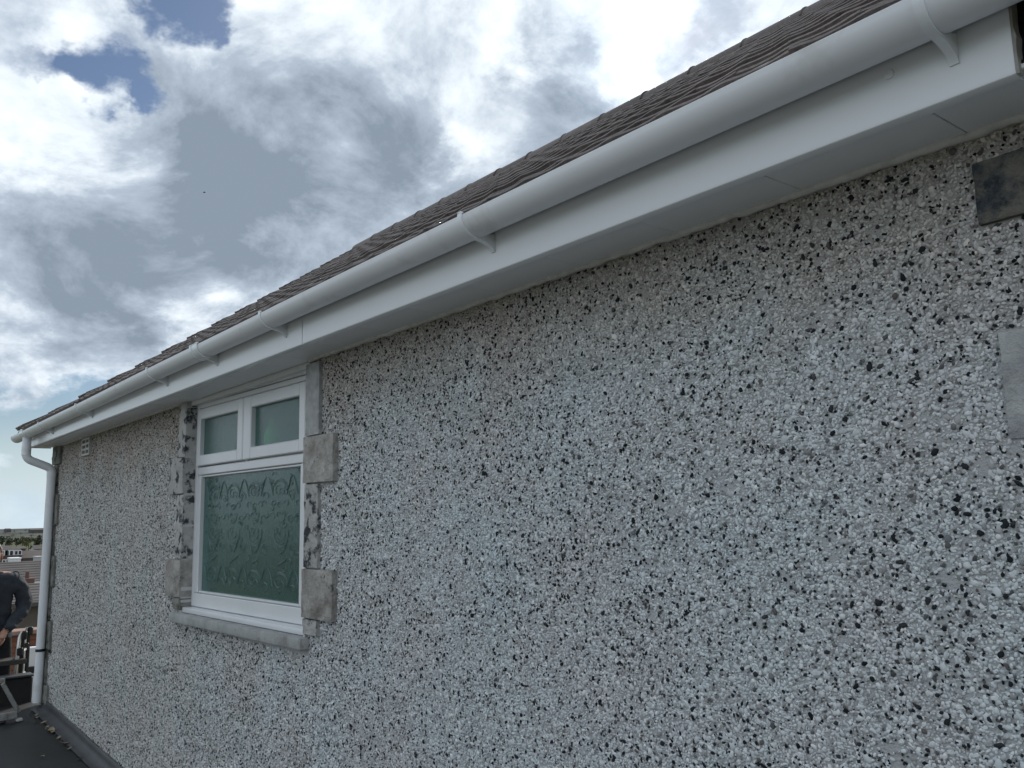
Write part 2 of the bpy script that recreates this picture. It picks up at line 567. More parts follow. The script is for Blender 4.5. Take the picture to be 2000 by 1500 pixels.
def empty(name, loc=(0, 0, 0), parent=None):
    o = bpy.data.objects.new(name, None)
    o.empty_display_size = 0.2
    COL.objects.link(o)
    if parent is not None:
        o.parent = parent
        o.matrix_parent_inverse = Matrix.Translation(-Vector(parent.location))
    o.location = loc
    return o


def tag(o, label, cat, group=None):
    o['label'] = label
    o['category'] = cat
    if group:
        o['group'] = group
    return o


# ------------------------------------------------------------------ key heights
C = 1.62
SOF = C + 0.668            # underside of the eaves
XL = -8.48                 # far corner of the house
XR = 2.4
RIDGE_Y = 3.1
PITCH_T = 0.685
PA = math.atan(PITCH_T)


def deck_z(x):
    return 0.078 - 0.024 * (x + 8.15)


def roof_z(y):             # line of the tile noses (world y)
    return C + 0.81 + PITCH_T * (y + 1.6 - 1.3)


WX0, WX1 = -4.915, -3.37   # window opening
W2X0, W2X1 = -0.40, 0.78   # neighbouring opening, outside the picture but for its stones
WB = C - 0.50

# ------------------------------------------------------------------ the setting: flat roof underfoot
nx = 24
xs = [-8.62 + i * (XR + 8.62) / nx for i in range(nx + 1)]
mb = MB()
ys = [0.0, -0.8, -1.6, -2.6, -3.6]
vv = []
for x in xs:
    for y in ys:
        vv.append((x, y, deck_z(x) + 0.006 * noise.noise((x * 1.3, y * 1.3, 0))))
ff = []
for i in range(nx):
    for j in range(len(ys) - 1):
        a = i * len(ys) + j
        ff.append((a, a + 1, a + len(ys) + 1, a + len(ys)))
mb.add(vv, ff)
deck_o = mb.obj('flat_roof', 'roof_felt', kind='structure', smooth=True)
# walls of the extension under it, and a dark edge upstand at its far end
MB().box(-8.64, XR, -3.6, -0.06, -3.1, -0.25).obj('extension_wall', 'render_brown', deck_o)
MB().box(-8.74, -8.63, -3.6, -0.045, -0.2, 0.305, 0.012).obj('edge_upstand', 'felt_dark', deck_o)
MB().box(-8.76, -8.61, -3.6, -0.043, 0.307, 0.325, 0.005).obj('edge_trim', 'lead', deck_o)
MB().box(-10.4, -8.75, -3.6, 0.6, -3.1, -0.30).obj('lower_flat_roof', 'roof_felt', kind='structure')

# ------------------------------------------------------------------ the house
house = empty('house', (-4.0, 0.0, 0.0))
tag(house, 'house with grey pebbledash wall, white gutter and eaves and obscured-glass window', 'house')

# openings & masonry
wm = MB()
T = 0.26
top = SOF + 0.02


def wbox(x0, x1, z0, z1):
    wm.box(x0, x1, 0.0, T, z0, z1)


wbox(XL, WX0, -3.1, top)
wbox(WX0, WX1, -3.1, WB - 0.02)
wbox(WX1, W2X0, -3.1, top)
wbox(W2X0, W2X1, -3.1, WB - 0.02)
wbox(W2X1, XR, -3.1, top)
# gable ends and back wall
for x0, x1 in ((XL, XL + T), (XR - T, XR)):
    wm.add([(x, y, z) for x in (x0, x1) for y, z in ((T, -3.1), (RIDGE_Y * 2 - 0.1, -3.1), (RIDGE_Y * 2 - 0.1, 2.2), (RIDGE_Y, roof_z(RIDGE_Y) - 0.25), (T, 2.2))],
           [(0, 1, 2, 3, 4), (9, 8, 7, 6, 5), (0, 5, 6, 1), (1, 6, 7, 2), (2, 7, 8, 3), (3, 8, 9, 4), (4, 9, 5, 0)])
wm.box(XL + T, XR - T, RIDGE_Y * 2 - 0.36, RIDGE_Y * 2 - 0.1, -3.1, 2.2)
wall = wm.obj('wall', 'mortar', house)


# -------- dressed stones
STONES = []


def stone(x0, x1, z0, z1, m, parent, yf=-0.021, yb=0.05, seed=0, rough=0.012, warp=None, joint=0.0035):
    x0 += joint
    x1 -= joint
    z0 += joint
    z1 -= joint
    nx_, nz_ = max(4, int((x1 - x0) / 0.018)), max(4, int((z1 - z0) / 0.018))
    vs_, fs = [], []
    for i in range(nx_ + 1):
        for j in range(nz_ + 1):
            u, w = i / nx_, j / nz_
            x, z = x0 + (x1 - x0) * u, z0 + (z1 - z0) * w
            e_ = min(u, 1 - u) * (x1 - x0), min(w, 1 - w) * (z1 - z0)
            ed = min(e_)
            n_ = noise.noise((x * 16, z * 16, seed)) * 0.55 + noise.noise((x * 42, z * 42, seed + 5)) * 0.45
            y = yf + n_ * rough * (0.35 if ed < 0.004 else 1) + (0.004 if ed < 0.002 else 0)
            if ed < 0.002:
                x += noise.noise((z * 30, seed, 3)) * 0.002 if min(e_[0], 1) < 0.002 else 0
                z += noise.noise((x * 30, seed, 8)) * 0.002 if min(e_[1], 1) < 0.002 else 0
            vs_.append((x, y, z))
    for i in range(nx_):
        for j in range(nz_):
            a = i * (nz_ + 1) + j
            fs.append((a, a + nz_ + 1, a + nz_ + 2, a + 1))
    border = [i * (nz_ + 1) for i in range(nx_ + 1)] + [nx_ * (nz_ + 1) + j for j in range(1, nz_ + 1)] + \
             [i * (nz_ + 1) + nz_ for i in range(nx_ - 1, -1, -1)] + [j for j in range(nz_ - 1, 0, -1)]
    o_ = len(vs_)
    vs_ += [(vs_[i][0], yb, vs_[i][2]) for i in border]
    nb = len(border)
    for k in range(nb):
        fs.append((border[k], border[(k + 1) % nb], o_ + (k + 1) % nb, o_ + k))
    mb_ = MB().add(vs_, fs)
    if warp:
        mb_.warp(warp)
    STONES.append((x0 - 0.004, x1 + 0.004, z0 - 0.004, z1 + 0.004))
    o = mb_.obj('stone', m, parent, smooth='angle')
    return o


YH = 0.052


def zw(p):                 # the old opening is a little out of square
    x, y, z = p
    zr = z - C
    return (x, y, C + zr * (1 - 0.024 * (x + 4.15)))


sur = empty('window_surround', (WX0, 0, WB), house)
SR = [(0.663, 0.343), (0.343, 0.140), (0.140, -0.213), (-0.213, -0.418), (-0.418, -0.486)]
for k, (a, b_) in enumerate(SR):
    wide = k in (1, 3)
    m_ = ['stone_grey', 'stone', 'stone_stained', 'stone', 'stone_stained'][k]
    stone(WX1, WX1 + (0.278 if wide else 0.132), C + b_, C + a, m_, sur, seed=k * 7 + 1, warp=zw, yf=-0.028 if wide else -0.02, rough=0.017 if wide else 0.012)
    m_ = ['stone_stained', 'stone_stained', 'stone_stained', 'stone', 'stone_mossy'][k]
    stone(WX0 - (0.245 if wide else 0.118), WX0 + 0.005, C + b_, C + a, m_, sur, seed=k * 7 + 40, warp=zw, yf=-0.028 if wide else -0.02, rough=0.017 if wide else 0.012)
sur2 = empty('window_surround', (W2X0, 0, WB), house)
for k, (a, b_, w_) in enumerate([(0.612, 0.49, 0.222), (0.47, 0.298, 0.155), (0.298, 0.104, 0.212), (0.104, -0.21, 0.12), (-0.21, -0.41, 0.205), (-0.41, -0.486, 0.12)]):
    stone(W2X0 - w_, W2X0, C + b_, C + a, ['stone_dark', 'stone_grey', 'stone_grey', 'stone_stained', 'stone', 'stone_stained'][k], sur2, seed=k * 5 + 90,
          yf=-0.017 if k == 0 else -0.009, rough=0.014 if k == 0 else 0.006)
    stone(W2X1, W2X1 + w_, C + b_, C + a, ['stone', 'stone_grey', 'stone_grey', 'stone_stained', 'stone', 'stone_stained'][k], sur2, seed=k * 5 + 120)

MB().box(WX0 + 0.002, WX1 - 0.002, 0.010, 0.115, C + 0.643, SOF - 0.001, 0.002).obj('head_board', 'upvc_frame', house)
# reveals
rv = MB()
rv.box(WX0 - 0.012, WX0 + 0.001, -0.012, 0.20, WB - 0.02, SOF - 0.005)
rv.warp(zw).obj('reveal', 'reveal', house)
MB().box(WX1 - 0.001, WX1 + 0.012, -0.010, 0.20, WB - 0.02, SOF - 0.005).warp(zw).obj('reveal', 'reveal', house)

# quoins at the far corner
quo = empty('corner_quoins', (XL, 0, 0), house)
zq = [2.285, 2.12, 1.86, 1.60, 1.34, 1.08, 0.80, 0.54, 0.28, 0.10]
for k in range(len(zq) - 1):
    stone(XL - 0.02, XL + (0.30 if k % 2 == 0 else 0.20), zq[k + 1], zq[k], 'stone_mossy', quo, seed=k * 3 + 200, yf=-0.024, rough=0.010, yb=0.12)

# sill
sl_ = MB().box(-5.0, -3.335, -0.042, 0.10, WB - 0.046, WB + 0.003, 0.006, seg=2)
sill = sl_.warp(zw).obj('window_sill', 'sill_stone', house, smooth='angle')
MB().box(W2X0 - 0.09, W2X1 + 0.09, -0.042, 0.10, WB - 0.046, WB + 0.003, 0.006).obj('window_sill', 'sill_stone', house)

# -------- window
YF, YS, YG = 0.045, 0.036, 0.066


def build_window(x0, x1, glassL, glassR, gx, detailed=True, warp=None):
    """glassL/R = glass edges of the two top lights, gx = of the big pane"""
    win = empty('window', ((x0 + x1) / 2, YF, WB), house)

    def fin(mb_, name, m_, smooth=False, kind=None, parent=None):
        if warp:
            mb_.warp(warp)
        return mb_.obj(name, m_, parent or win, smooth, kind)

    xm = (glassL[1] + glassR[0]) / 2 - 0.012
    fl, fr = x0 + 0.002, x1 - 0.002
    zt, zb = C + 0.664, C - 0.465
    f = MB()
    sR = glassR[1] + 0.062
    f.box(fl, x0 + 0.034, YF, YF + 0.07, zb, C + 0.636, 0.003)
    f.box(sR + 0.004, fr, YF, YF + 0.07, zb, C + 0.636, 0.003)
    f.box(fl, fr, YF - 0.006, YF + 0.07, C + 0.640, zt, 0.003)
    f.box(x0 + 0.036, sR + 0.002, YF, YF + 0.07, C + 0.612, C + 0.637, 0.003)
    f.box(x0 + 0.036, sR + 0.002, YF + 0.004, YF + 0.07, C + 0.241, C + 0.284, 0.004)
    f.box(x0 + 0.036, sR + 0.002, YF, YF + 0.07, zb, C - 0.394, 0.004)
    f.box(x0 + 0.036, gx[0], YF + 0.002, YF + 0.07, C - 0.392, C + 0.239, 0.004)
    f.box(gx[1], sR + 0.002, YF + 0.002, YF + 0.07, C - 0.392, C + 0.239, 0.004)
    f.box(xm - 0.012, xm + 0.012, YF + 0.014, YF + 0.07, C + 0.286, C + 0.611)
    fin(f, 'frame', 'upvc_frame')
    for c_, d_ in ((C - 0.392, C - 0.381), (C + 0.228, C + 0.238)):
        fin(MB().box(gx[0] + 0.001, gx[1] - 0.001, YF + 0.010, YF + 0.05, c_, d_, 0.003), 'glazing_bead', 'upvc_frame')
    for (ga, gb), sa, sb in ((glassL, x0 + 0.038, xm - 0.005), (glassR, xm + 0.005, sR)):
        s_ = MB()
        z0, z1 = C + 0.290, C + 0.608
        s_.box(sa, ga, YS, YS + 0.05, z0, z1, 0.005)
        s_.box(gb, sb, YS, YS + 0.05, z0, z1, 0.005)
        s_.box(ga, gb, YS + 0.0008, YS + 0.05, z0, C + 0.349, 0.005)
        s_.box(ga, gb, YS + 0.0008, YS + 0.05, C + 0.547, z1, 0.005)
        so_ = fin(s_, 'sash', 'upvc_frame')
        fin(MB().box(ga - 0.01, gb + 0.01, YG - 0.004, YG, C + 0.339, C + 0.557), 'glass_pane', 'obscure_glass')
    fin(MB().box(gx[0] - 0.01, gx[1] + 0.01, YG + 0.004, YG + 0.008, C - 0.402, C + 0.249), 'glass_pane', 'obscure_glass')
    fin(MB().box(x0 + 0.006, x1 - 0.003, -0.004, YF + 0.06, C - 0.494, C - 0.4675, 0.004, seg=2), 'cill', 'upvc_frame', 'angle')
    if detailed:
        # raised scrolls pressed into the big pane
        rl = MB()
        yy = YG + 0.0035

        def arc(cx, cz, r_, a0, a1, n_=10, w=0.0023):
            pts = [(cx + 1.3 * r_ * math.cos(R(a0 + (a1 - a0) * i / n_)), yy, cz + 0.8 * r_ * math.sin(R(a0 + (a1 - a0) * i / n_))) for i in range(n_ + 1)]
            rl.tube(pts, [w * (0.35 + 0.65 * math.sin(math.pi * min(max(i / n_, 0.08), 0.92))) for i in range(n_ + 1)], 6)

        def line(pts, w=0.0032):
            rl.tube([(x, yy, z) for x, z in pts], [w * 0.6] + [w] * (len(pts) - 2) + [w * 0.5], 5)

        cw, ch = 0.29, 0.43
        for i in range(-1, 7):
            for j in range(-1, 3):
                ox = gx[0] + 0.02 + cw * i
                oz = C - 0.385 + ch * j
                jx = random.uniform(-0.02, 0.02)
                els = [('a', .13, .085, .062, 5, 175), ('a', .13, .085, .052, 20, 150), ('a', .115, .085, .026, 60, 330), ('a', .15, .075, .02, -80, 190),
                       ('l', [(.055, .06), (.035, .095), (.02, .125), (-.005, .15)]), ('l', [(.205, .06), (.225, .10), (.245, .135), (.262, .15)]),
                       ('l', [(.09, .16), (.12, .172), (.16, .182), (.2, .20)]),
                       ('a', .13, .30, .062, 185, 355), ('a', .12, .30, .05, 200, 330), ('a', .14, .305, .024, 120, 400), ('a', .105, .325, .016, -60, 220),
                       ('l', [(.05, .33), (.055, .29), (.085, .245), (.115, .215)]), ('l', [(.21, .33), (.205, .29), (.175, .245), (.145, .215)]),
                       ('a', .262, .24, .03, 10, 300), ('a', .262, .24, .016, 60, 380), ('a', .262, .06, .024, -30, 200), ('a', .23, .38, .02, 0, 230), ('a', .03, .39, .02, -50, 180),
                       ('a', .13, .385, .028, 200, 420), ('a', .10, .40, .014, 0, 260), ('a', .16, .40, .014, -80, 180), ('a', .262, .40, .02, 180, 400),
                       ('a', .06, .02, .018, 0, 250), ('a', .2, .02, .018, -70, 180), ('a', .13, .015, .016, 0, 290)]
                els += [('a', random.uniform(0, .29), random.uniform(.0, .43), random.uniform(.008, .016), random.uniform(0, 360), random.uniform(400, 560)) for _ in range(16)]
                for e_ in els:
                    xs_ = [e_[1]] if e_[0] == 'a' else [q[0] for q in e_[1]]
                    zs_ = [e_[2]] if e_[0] == 'a' else [q[1] for q in e_[1]]
                    r_ = e_[3] * 1.3 if e_[0] == 'a' else 0.0
                    if min(xs_) + ox - r_ < gx[0] + 0.004 or max(xs_) + ox + r_ > gx[1] - 0.004 or min(zs_) + oz - r_ < C - 0.385 or max(zs_) + oz + r_ > C + 0.232:
                        continue
                    if e_[0] == 'a':
                        arc(ox + e_[1] + jx, oz + e_[2], e_[3], e_[4] + random.uniform(-12, 12), e_[5] + random.uniform(-12, 12))
                    else:
                        line([(ox + a + jx, oz + c_) for a, c_ in e_[1]])
        fin(rl, 'pressed_scrollwork', 'glass_relief', True, kind='stuff')
    return win


window = build_window(WX0, WX1, (-4.834, -4.275), (-4.10, -3.545), (-4.826, -3.545), True, zw)
window2 = build_window(W2X0, W2X1, (-0.32, 0.13), (0.23, 0.62), (-0.31, 0.62), False)

# dim rooms behind the panes
for a, b_ in ((WX0 - 0.5, WX1 + 0.6), (W2X0 - 0.3, W2X1 + 0.5)):
    rm = MB().add([(x, y, z) for x in (a, b_) for y in (T + 0.02, 2.6) for z in (0.2, 2.30)],
                  [(0, 1, 3, 2), (4, 6, 7, 5), (2, 3, 7, 6), (0, 2, 6, 4), (1, 5, 7, 3)])
    rm.obj('room_lining', 'room', house, recalc=False)
# a bottle on the ledge inside, a green blur through the glass
prof = [(0.001, 0), (0.034, 0.002), (0.036, 0.10), (0.030, 0.135), (0.013, 0.158), (0.012, 0.19), (0.001, 0.191)]
mb = MB()
n_ = 16
for r_, z in prof:
    mb.v += [(r_ * math.cos(k * 2 * math.pi / n_), r_ * math.sin(k * 2 * math.pi / n_), z) for k in range(n_)]
for i in range(len(prof) - 1):
    for k in range(n_):
        mb.f.append((i * n_ + k, i * n_ + (k + 1) % n_, (i + 1) * n_ + (k + 1) % n_, (i + 1) * n_ + k))
mb.mi = [0] * len(mb.f)
bo = mb.obj('bottle', 'bottle_green', smooth=True)
bo.location = (-4.0, 0.106, C + 0.292)
tag(bo, 'green bottle seen as a blur through the upper right window pane', 'bottle')
MB().box(WX0 + 0.03, WX1 - 0.03, 0.0685, 0.22, C + 0.262, C + 0.2915, 0.003).obj('inner_ledge', 'upvc_frame', house)

# air vent
vt = MB()
vx0, vx1, vz0, vz1 = -7.40, -7.15, C + 0.512, C + 0.650
vt.box(vx0, vx0 + 0.022, -0.022, 0.0, vz0, vz1)
vt.box(vx1 - 0.022, vx1, -0.022, 0.0, vz0, vz1)
for k in range(4):
    z = vz0 + k * (vz1 - vz0 - 0.016) / 3
    vt.box(vx0 + 0.022, vx1 - 0.022, -0.0215, 0.0, z, z + 0.016)
for k in range(3):
    z = vz0 + 0.016 + k * (vz1 - vz0 - 0.016) / 3
    vt.box((vx0 + vx1) / 2 - 0.012, (vx0 + vx1) / 2 + 0.012, -0.021, 0.0, z, z + (vz1 - vz0 - 0.016) / 3 - 0.016)
vent = vt.obj('air_vent', 'pale_paint', house)
MB().box(vx0 + 0.01, vx1 - 0.01, -0.004, 0.001, vz0 + 0.008, vz1 - 0.008).obj('vent_back', 'void', vent)
STONES.append((vx0, vx1, vz0, vz1))

# -------- eaves
eaves = empty('eaves', (-4, -0.2, SOF), house)
FT = SOF + 0.205
JX = -3.015
for a, b_ in ((-8.57, JX - 0.002), (JX + 0.003, -0.468)):
    f = MB()
    pr = [(-0.200, SOF + 0.004)]
    pr = [(-0.2, FT), (-0.2, SOF - 0.004), (-0.1985, SOF - 0.0085), (-0.194, SOF - 0.011), (-0.172, SOF - 0.011), (-0.172, SOF - 0.003), (-0.19, SOF - 0.003), (-0.19, FT)]
    f.extrude_x(pr, [a, b_])
    f.obj('fascia_board', 'upvc', eaves, smooth='angle')
MB().box(JX - 0.0022, JX + 0.0032, -0.195, -0.188, SOF - 0.008, FT).obj('joint_gap', 'void', eaves)
# box end at the verge
MB().box(-8.574, -8.5705, -0.199, -0.02, SOF - 0.010, FT + 0.02).obj('box_end', 'upvc', eaves)
sof = empty('soffit', (-4, -0.1, SOF), eaves) if False else eaves
x = -8.568
MB().box(WX0 + 0.003, WX1 - 0.003, -0.001, 0.05, SOF + 0.0005, SOF + 0.009).obj('soffit_filler', 'upvc_soffit', eaves)
while x < XR:
    p_ = 0.2005 if x < JX else 0.342
    x2 = min(x + p_, XR)
    if x < JX < x2:
        x2 = JX
    dz_ = random.uniform(-0.0006, 0.0006)
    MB().box(x + 0.0012, x2 - 0.0012, -0.188, -0.002, SOF + dz_, SOF + 0.009 + dz_, 0.0016).obj('soffit_board', 'upvc_soffit', eaves)
    x = x2
MB().box(-8.566, XR, -0.185, 0.0, SOF + 0.011, SOF + 0.016).obj('soffit_backing', 'void', eaves)
# ragged bead of sealant where the soffit meets the dash
sb = MB()
pts, rad = [], []
x = XL + 0.02
while x < XR:
    if not (WX0 - 0.02 < x < WX1 + 0.01):
        pts.append((x, -0.0095 + 0.0035 * noise.noise((x * 11, 1, 0)), SOF - 0.003 + 0.0045 * noise.noise((x * 17, 5, 0)) + 0.003 * noise.noise((x * 70, 9, 0))))
        rad.append(0.0095 + 0.005 * noise.noise((x * 23, 2, 7)))
    elif pts:
        sb.tube(pts, rad, 7)
        pts, rad = [], []
    x += 0.012
sb.tube(pts, rad, 7)
so_ = sb.obj('sealant_bead', 'sealant', eaves, smooth=True)

# where the new fascia stops: ragged cut edge, dark box behind, old timber beyond
cu = MB()
vs_, fs = [], []
for i in range(15):
    z = SOF - 0.010 + i * (FT - SOF + 0.01) / 14
    dx = 0.004 + 0.004 * noise.noise((z * 40, 3, 3))
    vs_ += [(-0.4675, -0.2008, z), (-0.4675 + dx, -0.1985, z), (-0.4675 + dx, -0.176, z)]
for i in range(14):
    fs += [(i * 3, i * 3 + 1, i * 3 + 4, i * 3 + 3), (i * 3 + 1, i * 3 + 2, i * 3 + 5, i * 3 + 4)]
cu.add(vs_, fs).obj('cut_edge', 'cut_pvc', eaves)
MB().box(-0.60, XR, -0.10, -0.06, SOF + 0.018, FT + 0.02).obj('eaves_void', 'void', eaves)
MB().box(-0.60, -0.44, -0.17, -0.101, SOF + 0.018, FT + 0.02).obj('rafter_end', 'void', eaves)
ot = MB()
vs_, fs = [], []
n1_, n2_ = 60, 12
for i in range(n1_ + 1):
    for j in range(n2_ + 1):
        x = -0.425 + i * (XR + 0.425) / n1_
        z = SOF + 0.035 + j * 0.19 / n2_
        if i == 0:
            x += 0.012 * noise.noise((z * 30, 1, 1)) - 0.05 * (z - SOF - 0.12)
        vs_.append((x, -0.178 + 0.012 * noise.noise((x * 9, z * 30, 2)), z))
for i in range(n1_):
    for j in range(n2_):
        a = i * (n2_ + 1) + j
        fs.append((a, a + n2_ + 1, a + n2_ + 2, a + 1))
ot.add(vs_, fs).obj('old_fascia', 'timber_old', eaves, smooth=True)
# screw cap
cp = MB()
cp.tube([(-0.664, -0.1995, C + 0.742), (-0.664, -0.2035, C + 0.742), (-0.664, -0.2045, C + 0.742)], [0.0085, 0.0085, 0.006], 16)
cp.obj('screw_cap', 'upvc', eaves, smooth='angle')

# -------- gutter
GY, GZ, GR = -0.262, C + 0.794, 0.0505
gut = MB()
pr = []
for k in range(21):
    a = R(180 + 9 * k)
    pr.append((GY + GR * math.cos(a), GZ + GR * math.sin(a)))
pr += [(GY + GR, GZ + 0.004), (GY + GR - 0.0035, GZ + 0.004)]
for k in range(20, -1, -1):
    a = R(180 + 9 * k)
    pr.append((GY + (GR - 0.0028) * math.cos(a), GZ + (GR - 0.0028) * math.sin(a)))
pr += [(GY - GR + 0.005, GZ + 0.002), (GY - GR + 0.004, GZ + 0.003), (GY - GR + 0.001, GZ + 0.003), (GY - GR - 0.0003, GZ + 0.0015)]


def fall(x):
    return 0.0 if x > -3 else 0.0042 * (x + 3) + 0.0012 * math.sin(x * 2.3)


gxs = [-8.745 + i * (XR + 8.745) / 60 for i in range(61)]
gut.extrude_x(pr, gxs, [fall(x) for x in gxs])
gutter = gut.obj('gutter', 'upvc_gutter', house, smooth='angle')
# stop end
se = MB()
pe = [(GY + (GR + 0.003) * math.cos(R(180 + 9 * k)), GZ + (GR + 0.003) * math.sin(R(180 + 9 * k))) for k in range(21)]
se.extrude_x(pe, [-8.772, -8.735], [fall(-8.7)] * 2)
se.obj('stop_end', 'upvc_gutter', gutter, smooth='angle')


def band(x0, x1, r0, r1, name, wedge=True):
    m_ = MB()
    pr_ = [(GY + r1 * math.cos(R(172 + 8 * k)), GZ + r1 * math.sin(R(172 + 8 * k))) for k in range(24)]
    pr_ += [(GY + r0 * math.cos(R(172 + 8 * k)), GZ + r0 * math.sin(R(172 + 8 * k))) for k in range(23, -1, -1)]
    d_ = fall((x0 + x1) / 2)
    m_.extrude_x(pr_, [x0, x1], [d_, d_])
    m_.box(x0, x1, GY - r1 - 0.001, GY - r1 + 0.012, GZ + d_ + 0.0055, GZ + d_ + 0.011, 0.002)
    if wedge:
        ws = [(GY + (r1 - 0.002) * math.cos(R(a)), GZ + (r1 - 0.002) * math.sin(R(a))) for a in (250, 265, 280, 295, 310)]
        ws += [(-0.2006, GZ - 0.030), (-0.2006, GZ - 0.083), (-0.2040, GZ - 0.083), (-0.2075, GZ - 0.076), (-0.216, GZ - 0.068), (-0.228, GZ - 0.063), (-0.244, GZ - 0.0585), (-0.262, GZ - r1 - 0.0008)]
        xm = (x0 + x1) / 2
        m_.extrude_x(ws, [xm - 0.0075, xm + 0.0075], [d_, d_])
    return m_.obj(name, 'upvc', gutter, smooth='angle')


for x in (-0.555, -1.80, -3.16, -4.66, -6.28, -7.55):
    band(x - 0.0085, x + 0.0085, GR + 0.0004, GR + 0.0042, 'gutter_bracket')
u = band(-3.965, -3.875, GR + 0.0004, GR + 0.0034, 'gutter_union')
for x in (-3.972, -3.895):
    band(x, x + 0.022, GR + 0.0036, GR + 0.0062, 'union_rib', False)
# outlet
band(-8.36, -8.20, GR + 0.0004, GR + 0.004, 'gutter_outlet', False)

# -------- downpipe with its offset
def bend(p0, p1, p2, r_, n_=6):
    a = (Vector(p0) - Vector(p1)).normalized()
    c_ = (Vector(p2) - Vector(p1)).normalized()
    s_, e_ = Vector(p1) + a * r_, Vector(p1) + c_ * r_
    return [s_.lerp(Vector(p1), t_).lerp(Vector(p1).lerp(e_, t_), t_) for t_ in [i / n_ for i in range(n_ + 1)]]


PX = -8.285
PZ = deck_z(PX) + 0.055
P0, P1, P2, P3 = (PX, GY, GZ - 0.06), (PX, GY, 2.165), (PX + 0.005, -0.060, 2.085), (PX - 0.035, -0.062, PZ)
path = [Vector(P0)] + bend(P0, P1, P2, 0.05) + bend(P1, P2, P3, 0.045) + [Vector(P3)]
dp = MB().tube(path, 0.0345, 20, caps=False)
inn = MB().tube([Vector(P3) + Vector((0, 0, 0.10)), Vector(P3) + Vector((0, 0, 0.0))], 0.031, 20, caps=False)
pipe = dp.obj('downpipe', 'upvc_gutter', house, smooth='angle')
inn.obj('pipe_mouth', 'void', pipe)
for c_, d_ in (((PX, GY, 2.255), (0, 0, 1)), ((PX, GY, 2.215), (0, 0, 1)), ((PX + 0.005, -0.060, 2.035), (0, 0, 1))):
    c_, d_ = Vector(c_), Vector(d_)
    MB().tube([c_ - d_ * 0.022, c_ + d_ * 0.022], 0.0375, 20).obj('pipe_socket', 'upvc_gutter', pipe, smooth='angle')
zs = C - 1.06
st = MB()
st.tube([(PX - 0.026, -0.061, zs - 0.011), (PX - 0.026, -0.061, zs + 0.011)], 0.0375, 20)
st.box(PX - 0.005, PX + 0.13, -0.030, -0.018, zs - 0.006, zs + 0.014, 0.002)
st.obj('pipe_strap', 'black_plastic', pipe, smooth='angle')

# -------- roof
roof_m = MB()
e0 = -0.26
ro = 0.050


def slab(ya, yb, off, x0, x1, th):
    za, zb = roof_z(ya) - off, roof_z(yb) - off
    return [(x, y, z) for x in (x0, x1) for y, z in ((ya, za), (yb, zb), (yb, zb - th), (ya, za - th))]


q = slab(e0 + 0.03, RIDGE_Y, ro, -8.56, XR + 0.05, 0.05)
fx = [(0, 1, 2, 3), (7, 6, 5, 4), (0, 4, 5, 1), (1, 5, 6, 2), (2, 6, 7, 3), (3, 7, 4, 0)]
roof_m.add(q, fx)
q = [(x, 2 * RIDGE_Y - y, z) for x, y, z in slab(e0, RIDGE_Y - 0.002, ro - 0.03, -8.58, XR + 0.05, 0.05)]
roof_m.add(q, fx)
roof = roof_m.obj('roof', 'felt_dark', house)
# tile
TWD, TLEN, GAUGE = 0.300, 0.375, 0.292
NC = int((RIDGE_Y - (-0.30)) / (GAUGE * math.cos(PA))) + 1


def tile_mesh(seed):
    m_ = MB()
    n_ = 14
    up_, lo_ = [], []
    rn = random.Random(seed)
    vs_ = []
    for v in (0.0, 0.008, TLEN):
        for i in range(n_ + 1):
            u = i / n_
            x = -TWD / 2 - 0.008 + u * (TWD + 0.012)
            w = abs(((u * 2.0) % 1.0) - 0.5) * 2     # two rolls a tile
            h = 0.0045 * (0.5 + 0.5 * math.cos(2 * math.pi * ((u * 2.0) % 1.0))) ** 1.6
            base = -0.0045 + (0.0 if v < 0.2 else -0.041)
            z = base + h + rn.uniform(-0.0006, 0.0006) - (0.003 if v == 0.0 else 0)
            vs_.append((x, v, z))
    k = len(vs_)
    for i in range(n_ + 1):
        p_ = vs_[i]
        vs_.append((p_[0], 0.003, p_[2] - 0.030))
    fs = []
    for r_ in range(2):
        for i in range(n_):
            a = r_ * (n_ + 1) + i
            fs.append((a, a + 1, a + n_ + 2, a + n_ + 1))
    for i in range(n_):
        fs.append((k + i, k + i + 1, i + 1, i))
    # end cheeks
    a0, a1, a2 = 0, n_ + 1, 2 * (n_ + 1)
    o_ = len(vs_)
    vs_ += [(vs_[a2][0], TLEN, vs_[a2][2] - 0.02), (vs_[a2 + n_][0], TLEN, vs_[a2 + n_][2] - 0.02)]
    fs.append((k, a0, a1, a2, o_))
    fs.append((k + n_, o_ + 1, a2 + n_, a1 + n_, a0 + n_))
    m_.add(vs_, fs)
    return m_.mesh('roof_tile', 'tile', smooth='angle', recalc=False)


tms = [tile_mesh(s) for s in range(4)]
Rm = Matrix.Rotation(PA, 4, 'X')
cand = []
NX = int((XR + 8.6) / TWD) + 1
for c_ in range(NC):
    for i in range(NX):
        sdist = c_ * GAUGE
        y = -0.305 + sdist * math.cos(PA)
        x = -8.58 + TWD / 2 + i * TWD
        if x > XR:
            continue
        p_ = Vector((x, y, roof_z(y) + 0.0015 * noise.noise((x * 1.7, y * 1.9, 4)) + (random.uniform(-0.003, 0.002) if c_ else 0.002) + (0.024 if c_ == 0 and i == 0 else 0.012 if i == 0 else 0)))
        if c_ == 0:
            p_.y -= 0.007
        cand.append((c_, i, p_))


def in_view(p_):
    d_ = p_ - CAM
    z_ = d_.dot(fwd)
    if z_ <= 0:
        return False, 0
    px, py = 1000 + FPX * d_.dot(rt) / z_, 750 - FPX * d_.dot(up) / z_
    return (-60 < px < 2060 and -60 < py < 1560), z_


